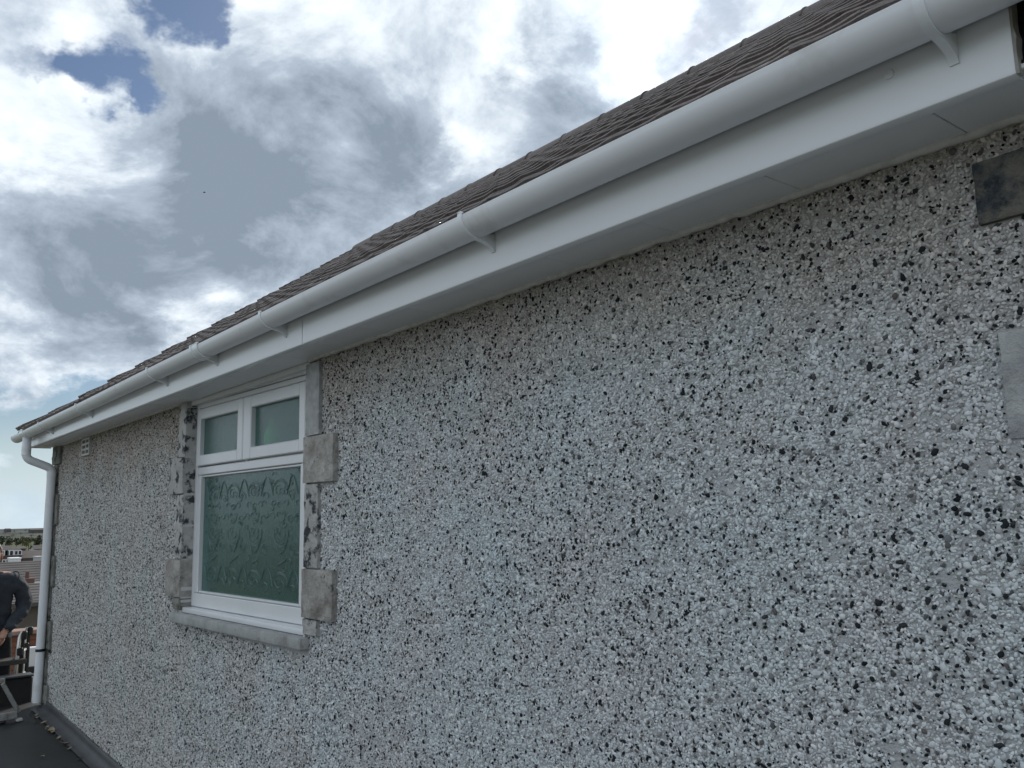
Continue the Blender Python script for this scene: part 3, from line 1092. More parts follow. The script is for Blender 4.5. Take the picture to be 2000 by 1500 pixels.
sc_ = []
for t_ in cand:
    v_, z_ = in_view(t_[2])
    sc_.append((0 if v_ else 1, z_, t_))
sc_.sort(key=lambda q_: (q_[0], q_[1]))
rest = MB()
for k, (nv, z_, (c_, i, p_)) in enumerate(sc_):
    mt = Matrix.Translation(p_) @ Matrix.Rotation(random.uniform(-0.005, 0.005), 4, 'Y') @ Matrix.Rotation(random.uniform(-0.006, 0.006), 4, 'Z') @ Rm
    me = tms[(c_ * 3 + i * 5) % 4]
    if k < 300 and nv == 0:
        o = bpy.data.objects.new('roof_tile', me)
        COL.objects.link(o)
        o.parent = roof
        o.matrix_basis = mt
    else:
        rest.add([tuple(mt @ v.co) for v in me.vertices], [tuple(f.vertices) for f in me.polygons])
if rest.v:
    rest.obj('outer_roof_tiles', 'tile', roof, kind='stuff', recalc=False)
# ridge tiles
n_ = 10
x = -8.58
rk = 0
while x < XR:
    m_ = MB()
    L_ = 0.448
    vs_ = []
    for xx, g_ in ((x, 0.0), (x + L_, 0.0)):
        for rr in (0.125, 0.108):
            for k in range(n_ + 1):
                a = R(12 + 156 * k / n_)
                vs_.append((xx, RIDGE_Y + rr * math.cos(a), roof_z(RIDGE_Y) - 0.118 + rr * math.sin(a) + (0.003 * math.sin(rk * 1.7))))
    m = n_ + 1
    fs = []
    for k in range(n_):
        fs += [(k, k + 1, 2 * m + k + 1, 2 * m + k), (m + k, 3 * m + k, 3 * m + k + 1, m + k + 1), (k, m + k, m + k + 1, k + 1), (2 * m + k, 2 * m + k + 1, 3 * m + k + 1, 3 * m + k)]
    fs += [(0, 2 * m, 3 * m, m), (n_, m + n_, 3 * m + n_, 2 * m + n_)]
    m_.add(vs_, fs)
    m_.obj('ridge_tile', 'tile', roof, smooth='angle')
    # mortar fillet at each joint
    jm = MB()
    jm.tube([(x + L_ + 0.001, RIDGE_Y + 0.128 * math.cos(R(a)), roof_z(RIDGE_Y) - 0.118 + 0.126 * math.sin(R(a))) for a in range(20, 170, 12)], 0.007, 6)
    jm.obj('ridge_mortar', 'tile', roof)
    x += 0.453
    rk += 1
# verge: mortar bed and undercloak
MB().add([(xx, y, roof_z(y) - z_) for xx in (-8.57, -8.50) for y, z_ in ((-0.290, 0.018), (RIDGE_Y, 0.040), (RIDGE_Y, 0.085), (-0.290, 0.075))],
         [(0, 1, 2, 3), (7, 6, 5, 4), (0, 4, 5, 1), (1, 5, 6, 2), (2, 6, 7, 3), (3, 7, 4, 0)]).obj('verge_mortar', 'felt_dark', roof)

# -------- flashing along the foot of the wall
fl_o = empty('foot_flashing', (-5, 0, 0.1), house)
x = -8.30
k = 0
while x < XR:
    x2 = min(x + (1.42 if k else 1.30), XR)
    vs_, fs = [], []
    n_ = 18
    for i in range(n_ + 1):
        xx = x + (x2 - x + 0.03) * i / n_
        z0 = deck_z(xx)
        w_ = 0.004 * noise.noise((xx * 6, 2, 1)) + (0.004 if k % 2 else 0.0)
        for y, z in ((-0.013, 0.082), (-0.020 - w_ * 0.4, 0.078), (-0.024, 0.05 + w_), (-0.044, 0.018), (-0.085, 0.010 + w_ * 0.4), (-0.105, 0.009)):
            vs_.append((xx, y - (0.002 if k % 2 else 0), z0 + z))
    for i in range(n_):
        for j in range(5):
            a = i * 6 + j
            fs.append((a, a + 1, a + 7, a + 6))
    MB().add(vs_, fs).obj('flashing_sheet', 'lead', fl_o, smooth=True)
    x = x2
    k += 1

# ------------------------------------------------------------------ pebble dash
def clear_of(xa, za):
    ok = np.ones(len(xa), bool)
    ok &= ~((xa > WX0 - 0.01) & (xa < WX1 + 0.01) & (za > WB - 0.05))
    ok &= ~((xa > W2X0 - 0.01) & (xa < W2X1 + 0.01) & (za > WB - 0.05))
    for x0, x1, z0, z1 in STONES:
        if x0 > -5.6 and x1 < -2.6:      # the warped surround
            s0 = 1 - 0.024 * (x0 + 4.15)
            z0, z1 = C + (z0 - C) * s0, C + (z1 - C) * s0
        ok &= ~((xa > x0) & (xa < x1) & (za > z0) & (za < z1))
    ok &= ~((xa > -5.0) & (xa < -3.335) & (za > WB - 0.062) & (za < WB + 0.01))
    ok &= za > 0.078 - 0.024 * (xa + 8.15) + 0.07
    return ok


def jitter_grid(x0, x1, z0, z1, step):
    gx_, gz_ = np.meshgrid(np.arange(x0, x1, step), np.arange(z0, z1, step))
    gx_ = gx_ + (np.arange(gx_.shape[0]) % 2)[:, None] * step * 0.5
    gx_ = gx_.ravel() + rng.uniform(-0.45, 0.45, gx_.size) * step
    gz_ = gz_.ravel() + rng.uniform(-0.45, 0.45, gz_.size) * step
    return gx_, gz_


def scatter(name, xa, za, ya, size, mname, subdiv, smooth, smin, smax, seed):
    me = bpy.data.meshes.new(name)
    co = np.stack([xa, ya, za], 1).astype(np.float32)
    me.vertices.add(len(co))
    me.vertices.foreach_set('co', co.ravel())
    at_ = me.attributes.new('sz', 'FLOAT', 'POINT')
    at_.data.foreach_set('value', size.astype(np.float32))
    me.materials.append(MATS[mname])
    o = link(name, me, wall, 'stuff')
    ng = bpy.data.node_groups.new(name, 'GeometryNodeTree')
    ng.interface.new_socket('Geometry', in_out='INPUT', socket_type='NodeSocketGeometry')
    ng.interface.new_socket('Geometry', in_out='OUTPUT', socket_type='NodeSocketGeometry')
    gi, go = ng.nodes.new('NodeGroupInput'), ng.nodes.new('NodeGroupOutput')
    ico = ng.nodes.new('GeometryNodeMeshIcoSphere')
    ico.inputs['Radius'].default_value = 1.0
    ico.inputs['Subdivisions'].default_value = subdiv
    sm = ng.nodes.new('GeometryNodeSetMaterial')
    sm.inputs['Material'].default_value = MATS[mname]
    ng.links.new(ico.outputs['Mesh'], sm.inputs['Geometry'])
    src = sm.outputs[0]
    ss = ng.nodes.new('GeometryNodeSetShadeSmooth')
    ss.inputs['Shade Smooth'].default_value = smooth
    ng.links.new(src, ss.inputs[0])
    src = ss.outputs[0]
    ip = ng.nodes.new('GeometryNodeInstanceOnPoints')
    ng.links.new(gi.outputs[0], ip.inputs['Points'])
    ng.links.new(src, ip.inputs['Instance'])
    rr = ng.nodes.new('FunctionNodeRandomValue')
    rr.data_type = 'FLOAT_VECTOR'
    rr.inputs[0].default_value = (-0.35, 0, -0.35)
    rr.inputs[1].default_value = (0.35, 6.283, 0.35)
    rr.inputs['Seed'].default_value = seed
    ng.links.new(rr.outputs[0], ip.inputs['Rotation'])
    rs = ng.nodes.new('FunctionNodeRandomValue')
    rs.data_type = 'FLOAT_VECTOR'
    rs.inputs[0].default_value = smin
    rs.inputs[1].default_value = smax
    rs.inputs['Seed'].default_value = seed + 1
    na = ng.nodes.new('GeometryNodeInputNamedAttribute')
    na.data_type = 'FLOAT'
    na.inputs['Name'].default_value = 'sz'
    vm = ng.nodes.new('ShaderNodeVectorMath')
    vm.operation = 'SCALE'
    ng.links.new(rs.outputs[0], vm.inputs[0])
    ng.links.new(na.outputs[0], vm.inputs['Scale'])
    ng.links.new(vm.outputs[0], ip.inputs['Scale'])
    ng.links.new(ip.outputs[0], go.inputs[0])
    md = o.modifiers.new('scatter', 'NODES')
    md.node_group = ng
    return o


PXR = -0.30
xa, za = jitter_grid(XL + 0.10, -3.0, deck_z(PXR), SOF + 0.004, 0.0088)
xb, zb_ = jitter_grid(-3.0, PXR, deck_z(PXR) + 0.0, SOF + 0.004, 0.0062)
fine = np.concatenate([np.full(len(xa), 1.35), np.ones(len(xb))])
xa, za = np.concatenate([xa, xb]), np.concatenate([za, zb_])
k_ = clear_of(xa, za)
xa, za, fine = xa[k_], za[k_], fine[k_]
# chips have come away here and there and the mortar shows
bald = np.array([noise.noise((a * 9, b_ * 13, 1.5)) + 0.6 * noise.noise((a * 31, b_ * 40, 6.1)) for a, b_ in zip(xa, za)])
k_ = rng.uniform(size=len(xa)) > np.clip((bald - 0.34) * 1.8, 0, 0.7)
xa, za, fine = xa[k_], za[k_], fine[k_]
sz = 0.0032 * fine * np.exp(rng.normal(0, 0.30, len(xa)))
sz = np.clip(sz, 0.0018, 0.0085)
ya = -0.0002 - rng.uniform(0, 0.0014, len(xa))
h_ = len(xa)
rsel = rng.uniform(size=h_) < 0.6
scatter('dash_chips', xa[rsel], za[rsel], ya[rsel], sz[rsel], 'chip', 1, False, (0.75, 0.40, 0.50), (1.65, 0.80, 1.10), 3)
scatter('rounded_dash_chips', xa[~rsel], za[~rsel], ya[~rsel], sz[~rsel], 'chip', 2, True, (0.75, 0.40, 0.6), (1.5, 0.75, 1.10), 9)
# dark pebbles
na_ = int(4600 * (PXR - XL) * (SOF - 0.0))
xd, zd = rng.uniform(XL + 0.1, PXR, na_), rng.uniform(-0.12, SOF, na_)
dens = np.array([noise.noise((a * 2.2, b_ * 2.2, 3.3)) + 0.5 * noise.noise((a * 7, b_ * 7, 8)) for a, b_ in zip(xd, zd)])
k_ = clear_of(xd, zd) & (rng.uniform(size=na_) < 0.80 + 0.45 * dens)
xd, zd = xd[k_], zd[k_]
sd = np.clip(0.0029 * np.exp(rng.normal(0, 0.36, len(xd))), 0.0014, 0.0068)
yd = -0.0016 - 0.12 * sd
# the dark pebbles that show largest are single pieces
P_ = np.stack([xd, yd, zd], 1) - np.array(CAM)
zz_ = P_ @ np.array(fwd)
px_ = 1000 + FPX * (P_ @ np.array(rt)) / zz_
py_ = 750 - FPX * (P_ @ np.array(up)) / zz_
big = sd / zz_
big[(px_ < 10) | (px_ > 1990) | (py_ < 10) | (py_ > 1490)] = 0
order = np.argsort(-big)[:300]
pms = []
for s_ in range(5):
    bm = bmesh.new()
    bmesh.ops.create_icosphere(bm, subdivisions=2, radius=1.0)
    for v in bm.verts:
        f_ = 1 + 0.42 * noise.noise(v.co * 1.5 + Vector((s_ * 9, 0, 0))) + 0.10 * noise.noise(v.co * 3.1 + Vector((s_ * 5, 3, 0)))
        v.co = v.co * f_
    me = bpy.data.meshes.new('pebble')
    bm.to_mesh(me)
    bm.free()
    me.materials.append(MATS['dark_pebble'])
    me.polygons.foreach_set('use_smooth', [True] * len(me.polygons))
    pms.append(me)
for k, i in enumerate(order):
    o = bpy.data.objects.new('pebble', pms[k % 5])
    COL.objects.link(o)
    o.parent = wall
    o.location = (xd[i], yd[i], zd[i])
    o.rotation_euler = (random.uniform(-.3, .3), random.uniform(0, 6.28), random.uniform(-.3, .3))
    o.scale = (sd[i] * random.uniform(0.8, 1.35), sd[i] * 0.5, sd[i] * random.uniform(0.55, 0.95))
mk = np.ones(len(xd), bool)
mk[order] = False
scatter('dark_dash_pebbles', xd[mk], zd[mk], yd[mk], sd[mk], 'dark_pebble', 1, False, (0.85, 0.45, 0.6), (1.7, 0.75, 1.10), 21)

# ------------------------------------------------------------------ bits of debris at the foot of the wall
leafm = []
for s_ in range(3):
    m_ = MB()
    vs_ = []
    for i in range(7):
        u = i / 6
        w_ = math.sin(math.pi * min(max(u, 0.03), 0.97)) * (0.45 + 0.1 * s_)
        for v in (-1, 0, 1):
            vs_.append(((u - 0.5) * 2, v * w_, 0.25 * v * v + 0.2 * math.sin(u * 5 + s_) + 0.1))
    fs = []
    for i in range(6):
        for j in range(2):
            a = i * 3 + j
            fs.append((a, a + 1, a + 4, a + 3))
    leafm.append(m_.add(vs_, fs).mesh('dry_leaf', 'leaf_dry', True))
lp = [(88, 1412, 1.2), (97, 1424, 1.6), (101, 1427, 2.0), (92, 1422, 1.2), (106, 1430, 1.3), (84, 1400, 1.0), (71, 1398, 1.3), (118, 1441, 1.0), (128, 1452, 1.5), (127, 1446, 1.0), (140, 1462, 0.9), (70, 1411, 1.0), (83, 1478, 0.9), (158, 1482, 0.9),
      (60, 1392, 0.9), (110, 1436, 0.9)]
for k, (px, py, s_) in enumerate(lp):
    v = ray(px, py)
    tt = (CAM.z - 0.08) / -v.z
    for _ in range(6):
        p_ = CAM + v * tt
        tt = (CAM.z - deck_z(p_.x) - 0.010) / -v.z
    p_ = CAM + v * tt
    p_.y = min(p_.y, -0.115)
    o = bpy.data.objects.new('dry_leaf', leafm[k % 3])
    COL.objects.link(o)
    o.location = (p_.x, p_.y, deck_z(p_.x) + 0.012)
    o.rotation_euler = (random.uniform(-.3, .3), random.uniform(-.3, .3), random.uniform(0, 6.28))
    o.scale = (0.022 * s_, 0.020 * s_, 0.016 * s_)
    tag(o, 'small dry leaf fragment on the black flat roof near the wall foot', 'leaf', 'leaf fragments on the flat roof')

# ------------------------------------------------------------------ things on and beyond the flat roof
# pale folding stand in the corner of the picture
X0 = -8.0
dzf = deck_z(X0)
stn = empty('folding_stand', (X0, -0.42, dzf))
tag(stn, 'pale folding stand with slanting legs on black flat roof at left edge', 'stand')


def bar(p0, p1, w, th, name, m, parent, bev=0.004):
    p0, p1 = Vector(p0), Vector(p1)
    d_ = (p1 - p0)
    L_ = d_.length
    z_ = d_.normalized()
    x_ = Vector((1, 0, 0))
    x_ = (x_ - z_ * x_.dot(z_)).normalized()
    y_ = z_.cross(x_)
    mb_ = MB().box(-th / 2, th / 2, -w / 2, w / 2, 0, L_, bev)
    mt_ = Matrix((x_, y_, z_)).transposed()
    mb_.v = [tuple(p0 + mt_ @ Vector(q_)) for q_ in mb_.v]
    return mb_.obj(name, m, parent)


bar((X0, -0.372, 0.375), (X0, -0.245, 0.135), 0.032, 0.03, 'leg', 'stand_metal', stn)
bar((X0, -0.50, 0.375), (X0, -0.375, 0.125), 0.030, 0.03, 'leg', 'stand_metal', stn)
bar((X0 - 0.02, -0.83, 0.375), (X0 - 0.02, -0.70, 0.12), 0.030, 0.03, 'leg', 'stand_metal', stn)
bar((X0 + 0.035, -0.95, 0.108), (X0 + 0.035, -0.262, 0.128), 0.055, 0.03, 'foot_rail', 'stand_metal', stn)
bar((X0 - 0.035, -0.95, 0.385), (X0 - 0.035, -0.35, 0.39), 0.035, 0.03, 'top_rail', 'stand_metal', stn)
for y in (-0.245, -0.36, -0.90):
    MB().box(X0 + 0.01, X0 + 0.06, y - 0.025, y + 0.022, dzf + 0.001, 0.098, 0.008, seg=2).obj('rubber_foot', 'pale_paint' if y > -0.3 else 'black_plastic', stn, 'angle')

# trestle ladder standing beyond the edge
tr = empty('trestle_ladder', (-8.95, -0.1, -0.30))
tag(tr, 'aluminium trestle ladder with black fittings standing behind the roof edge', 'ladder')
for xx, y in ((-8.82, -0.140), (-9.14, -0.040)):
    mb_ = MB().tube([(xx, y - 0.035, -0.30), (xx, y - 0.004, 0.50), (xx, y + 0.004, 0.62), (xx - 0.02, y + 0.018, 0.665)], 0.016, 10)
    mb_.obj('stile', 'aluminium', tr, True)
    MB().box(xx - 0.055, xx - 0.022, y + 0.020, y + 0.05, -0.30, 0.655, 0.006).obj('stile', 'black_plastic', tr)
    MB().box(xx - 0.02, xx + 0.02, y - 0.015, y + 0.035, 0.465, 0.535, 0.008).obj('hinge', 'black_plastic', tr)
    MB().box(xx - 0.022, xx + 0.022, y + 0.018, y + 0.062, 0.60, 0.675, 0.01).obj('end_cap', 'black_plastic', tr)
for k in range(4):
    z = -0.15 + 0.21 * k
    MB().tube([(-8.825, -0.125, z), (-9.135, -0.03, z)], 0.013, 8).obj('rung', 'aluminium', tr, True)

# dark plank on the trestle
pk = MB().box(-8.99, -8.79, -2.3, -0.075, 0.395, 0.437, 0.005)
po = pk.obj('scaffold_plank', 'plank_wood')
tag(po, 'dark weathered plank lying level in front of the person', 'plank')

# ---- person
def skin_mesh(pts, edges, rad, root=0, sub=2):
    me = bpy.data.meshes.new('tmp')
    me.from_pydata([tuple(p_) for p_ in pts], edges, [])
    o = bpy.data.objects.new('tmp', me)
    COL.objects.link(o)
    sk = o.modifiers.new('s', 'SKIN')
    sk.use_smooth_shade = True
    for i, v in enumerate(me.skin_vertices[0].data):
        r_ = rad[i]
        v.radius = r_ if isinstance(r_, tuple) else (r_, r_)
        v.use_root = (i == root)
    sd_ = o.modifiers.new('d', 'SUBSURF')
    sd_.levels = sub
    sd_.render_levels = sub
    dg = bpy.context.evaluated_depsgraph_get()
    dg.update()
    res = bpy.data.meshes.new_from_object(o.evaluated_get(dg))
    vs_ = [v.co[:] for v in res.vertices]
    fs = [tuple(f.vertices) for f in res.polygons]
    bpy.data.objects.remove(o)
    bpy.data.meshes.remove(me)
    bpy.data.meshes.remove(res)
    return vs_, fs


BX, BY = -9.22, -0.312      # facing +x, towards the camera
S = {'pel': (BX, BY, .62), 'waist': (BX + .01, BY, .80), 'chest': (BX + .02, BY, 1.0), 'up': (BX + .01, BY, 1.10), 'neck': (BX + .02, BY - .015, 1.18), 'head0': (BX + .045, BY - .025, 1.255),
     'shL': (BX + .01, BY + .20, 1.090), 'elL': (BX + .015, BY + .275, .845), 'wrL': (BX + .17, BY + .09, .655),
     'shR': (BX + .01, BY - .19, 1.088), 'elR': (BX + .0, BY - .25, .84), 'wrR': (BX + .2, BY - .10, .66),
     'hipL': (BX, BY + .10, .56), 'knL': (BX + .03, BY + .115, .13), 'anL': (BX - .02, BY + .12, -.235), 'toL': (BX + .14, BY + .14, -.265),
     'hipR': (BX, BY - .10, .56), 'knR': (BX + .03, BY - .115, .13), 'anR': (BX - .02, BY - .12, -.235), 'toR': (BX + .14, BY - .14, -.265)}
rad = {'pel': (.15, .115), 'waist': (.175, .12), 'chest': (.20, .135), 'up': (.15, .12), 'neck': (.066, .066), 'head0': .058, 'shL': .094, 'elL': .072, 'wrL': .046, 'shR': .094, 'elR': .072, 'wrR': .046,
       'hipL': .10, 'knL': .066, 'anL': .045, 'toL': .042, 'hipR': .10, 'knR': .066, 'anR': .045, 'toR': .042}
nm = list(S)
ed = [('pel', 'waist'), ('waist', 'chest'), ('chest', 'up'), ('up', 'neck'), ('neck', 'head0'), ('up', 'shL'), ('shL', 'elL'), ('elL', 'wrL'), ('up', 'shR'), ('shR', 'elR'), ('elR', 'wrR'),
      ('pel', 'hipL'), ('hipL', 'knL'), ('knL', 'anL'), ('anL', 'toL'), ('pel', 'hipR'), ('hipR', 'knR'), ('knR', 'anR'), ('anR', 'toR')]
vs_, fs = skin_mesh([S[k] for k in nm], [(nm.index(a), nm.index(b_)) for a, b_ in ed], [rad[k] for k in nm], 0, 3)
pb = MB()
# creases of the jacket
vn = []
for v in vs_:
    v = Vector(v)
    if v.z > 0.5 and v.z < 1.13:
        q_ = abs(noise.noise((v.x * 7, v.y * 9 + v.z * 5, v.z * 15))) - 0.22
        v += Vector((v.x - BX, (v.y - BY) * 0.6, 0.0)).normalized() * q_ * 0.034 + Vector((0.004, 0.004, 0.004)) * noise.noise((v.x * 40, v.y * 40, v.z * 40))
    vn.append(tuple(v))
pb.add(vn, fs)


def region(c_):
    if c_[2] > 1.175:
        return 1
    if (Vector(c_) - Vector(S['wrL'])).length < .035 or (Vector(c_) - Vector(S['wrR'])).length < .035:
        return 1
    if c_[2] < 0.60 and abs(c_[1] - BY) < 0.24 and c_[0] < BX + .12 or c_[2] < 0.5:
        return 2
    return 0


# head
hc = Vector((BX + .060, BY - .030, 1.338))
hv, hf = [], []
bm = bmesh.new()
bmesh.ops.create_uvsphere(bm, u_segments=24, v_segments=18, radius=1)
for v in bm.verts:
    x, y, z = v.co
    X_, Y_, Z_ = x * .098, y * .077, z * .118
    if z < -0.2:
        Y_ *= 1 - 0.28 * (-z - 0.2)
        X_ *= 1 - 0.10 * (-z - .2)
    if x > 0.2:
        n_ = math.exp(-((y / .16) ** 2)) * math.exp(-(((z + .12) / .22) ** 2))
        X_ += .024 * n_
        X_ += .008 * math.exp(-((y / .35) ** 2)) * math.exp(-(((z + .52) / .10) ** 2))
        X_ += .008 * math.exp(-((y / .4) ** 2)) * math.exp(-(((z + .86) / .14) ** 2))
        X_ -= .012 * math.exp(-(((abs(y) - .38) / .18) ** 2)) * math.exp(-(((z - .06) / .12) ** 2))
        X_ += .005 * math.exp(-((y / .6) ** 2)) * math.exp(-(((z - .26) / .10) ** 2))
    v.co = (X_, Y_, Z_)
rotz = Matrix.Rotation(R(-18), 4, 'Z')
hv = [tuple(hc + rotz @ v.co) for v in bm.verts]
bm.verts.index_update()
hf = [[v.index for v in f.verts] for f in bm.faces]
bm.free()
pb.add(hv, hf)
# hands
for sgn, w_, el in ((1, 'wrL', 'elL'), (-1, 'wrR', 'elR')):
    wp = Vector(S[w_])
    d_ = (wp - Vector(S[el])).normalized()
    d_ = (d_ * 0.6 + Vector((0.35, -0.25 * sgn, -0.55))).normalized()
    side = d_.cross(Vector((1, 0, 0))).normalized()
    nrm = side.cross(d_).normalized()
    pal = wp + d_ * .05
    pts, edg, rr = [wp - d_ * .02, wp + d_ * .015, pal, pal + d_ * .03], [(0, 1), (1, 2), (2, 3)], [.030, (.034, .028), (.042, .024), (.040, .020)]
    v1, f1 = skin_mesh(pts, edg, rr, 0, 2)
    pb.add(v1, f1)
    for k in range(4):
        b0 = pal + d_ * .024 + side * (.030 - .020 * k)
        ln = (.040, .045, .042, .034)[k]
        cu_ = -nrm
        p1_ = b0 + d_ * ln * .9 + cu_ * .006
        p2_ = p1_ + (d_ * .35 + cu_ * .9).normalized() * ln * .7
        p3_ = p2_ + (cu_ * .6 - d_ * .7).normalized() * ln * .5
        v1, f1 = skin_mesh([b0 - d_ * .02, b0, p1_, p2_, p3_], [(0, 1), (1, 2), (2, 3), (3, 4)], [.009, .0098, .0092, .0085, .0072], 0, 1)
        pb.add(v1, f1)
    t0 = pal - d_ * .015 + side * .036
    t1 = t0 + (side * .7 + d_ * .7 - nrm * .3) * .038
    t2 = t1 + (d_ * .8 - nrm * .6 - side * .25) * .032
    v1, f1 = skin_mesh([pal - d_ * .01 + side * .02, t0, t1, t2], [(0, 1), (1, 2), (2, 3)], [.012, .0125, .0105, .008], 0, 1)
    pb.add(v1, f1)
mi = []
nbody = len(fs)
for i, f in enumerate(pb.f):
    c_ = [sum(pb.v[j][a] for j in f) / len(f) for a in range(3)]
    mi.append(region(c_) if i < nbody else 1)
pb.mi = mi
person = pb.obj('person', ['jacket', 'skin', 'trousers'], smooth=True)
tag(person, 'person in dark grey-blue jacket, bent arm, standing behind the roof edge at left', 'person')
# hair, eyes, ears, collar
bm = bmesh.new()
bmesh.ops.create_uvsphere(bm, u_segments=22, v_segments=14, radius=1)
dl = [v for v in bm.verts if v.co.z < -0.25 or (v.co.x > 0.35 and v.co.z < 0.52) or (v.co.x > 0.1 and v.co.z < 0.1)]
bmesh.ops.delete(bm, geom=dl, context='VERTS')
hvv = [tuple(hc + rotz @ Vector((v.co.x * .106 - .004, v.co.y * .085, v.co.z * .128 + .004 * noise.noise(v.co * 6)))) for v in bm.verts]
bm.verts.index_update()
MB().add(hvv, [[v.index for v in f.verts] for f in bm.faces]).obj('hair', 'hair', person, True)
bm.free()
for s_ in (-1, 1):
    bm = bmesh.new()
    bmesh.ops.create_uvsphere(bm, u_segments=10, v_segments=8, radius=0.0125)
    bm.verts.index_update()
    MB().add([tuple(hc + rotz @ (v.co + Vector((.082, s_ * .031, .008)))) for v in bm.verts], [[v.index for v in f.verts] for f in bm.faces]).obj('eye', 'eye_white', person, True)
    MB().add([tuple(hc + rotz @ (Vector((v.co.x * 1.3, v.co.y * .6, v.co.z * 2.5)) + Vector((-.004, s_ * .079, -.008)))) for v in bm.verts], [[v.index for v in f.verts] for f in bm.faces]).obj('ear', 'skin', person, True)
    bm.free()
zp = MB()
zp.tube([(BX + .125 + .012 * math.sin(k), BY - .012, 1.14 - k * .05) for k in range(10)], .006, 6)
zp.obj('zip', 'black_plastic', person, True)
sm_ = MB()
sm_.tube([(BX + .01 + .088 * math.cos(a), BY + .175 + .02 * math.sin(a * 2), 1.085 + .095 * math.sin(a)) for a in [R(-60 + 12 * k) for k in range(18)]], .005, 5)
sm_.obj('shoulder_seam', 'jacket', person, True)
col_ = MB()
cpts = [(BX + .02 + .062 * math.cos(a), BY - .010 + .074 * math.sin(a), 1.178 + (-.028 if math.cos(a) > .75 else .0) + .008 * math.cos(a * 2)) for a in [k * 2 * math.pi / 20 for k in range(21)]]
col_.tube(cpts, .016, 8)
col_.obj('collar', 'jacket', person, True)

# brick outbuilding with coping, white panel beside it
p_ = at(63, 1231, -14.0)
bw = MB().box(-14.22, -14.0, p_.y - 0.9, p_.y + 1.6, -3.1, p_.z - 0.05)
ob = bw.obj('brick_garden_wall', 'brick')
tag(ob, 'orange brick garden wall with pinkish coping just left of the downpipe', 'garden wall')
MB().box(-14.28, -13.93, p_.y - 1.0, p_.y + 1.7, p_.z - 0.047, p_.z + 0.012, 0.01).obj('coping', 'coping', ob)
# brick courses cut into its near face
bc = MB()
for r_ in range(9):
    z = p_.z - 0.06 - r_ * 0.078
    for k in range(8):
        y0 = p_.y - 0.88 + k * 0.236 + (0.118 if r_ % 2 else 0)
        bc = MB().box(-13.998, -13.988, y0 + 0.006, y0 + 0.224, z - 0.064, z)
        bc.obj('brick', 'brick', ob)
p_ = at(68, 1264, -12.0)
wp_ = MB().box(-12.10, -12.0, p_.y - 0.10, p_.y + 1.2, -3.1, p_.z, 0.01)
wpo = wp_.obj('white_gate', 'white_panel')
tag(wpo, 'white upright garden gate behind the downpipe and roof edge', 'gate')
MB().box(-11.998, -11.97, p_.y - 0.10, p_.y + 0.05, p_.z - 0.30, p_.z - 0.22, 0.01).obj('latch', 'black_plastic', wpo)

# ------------------------------------------------------------------ land
def land_z(r_):
    pts_ = [(0, -3.1), (20, -3.4), (60, -7.5), (150, -12.0), (260, -17.0), (420, -21.0), (700, -21.0), (1000, -19.0), (1500, -14.0), (2100, -11.5), (2600, -13.0), (5000, -40)]
    for (a, za_), (b_, zb_) in zip(pts_, pts_[1:]):
        if r_ <= b_:
            t_ = (r_ - a) / (b_ - a)
            t_ = t_ * t_ * (3 - 2 * t_)
            return za_ + (zb_ - za_) * t_
    return -40


gm = MB()
rs_ = [0.5, 6, 12, 20, 35, 60, 100, 150, 200, 260, 330, 420, 550, 700, 850, 1000, 1250, 1500, 1750, 2000, 2100, 2300, 2600, 3200, 5000]
na2 = 96
for r_ in rs_:
    for k in range(na2):
        a = k * 2 * math.pi / na2
        x, y = r_ * math.cos(a), r_ * math.sin(a)
        rough = min(1, r_ / 300)
        gm.v.append((x, y, land_z(r_) + rough * 2.6 * noise.noise((x * .0021, y * .0021, 5))))
for i in range(len(rs_) - 1):
    for k in range(na2):
        k2 = (k + 1) % na2
        gm.f.append((i * na2 + k, (i + 1) * na2 + k, (i + 1) * na2 + k2, i * na2 + k2))
gm.f.append(tuple(range(na2)))
gm.mi = [0 if i // na2 < 16 else 1 for i in range(len(gm.f) - 1)] + [0]
gm.obj('ground', ['grass', 'hill_green'], smooth=True, kind='structure', recalc=False)

MB().add([(-9.5, -16, -3.088), (9, -16, -3.088), (9, -3.6, -3.088), (-9.5, -3.6, -3.088)], [(0, 1, 2, 3)]).obj('bounce_yard', 'bounce_paving', kind='structure')  # unseen pale paving, added to bounce light up onto soffit and wall
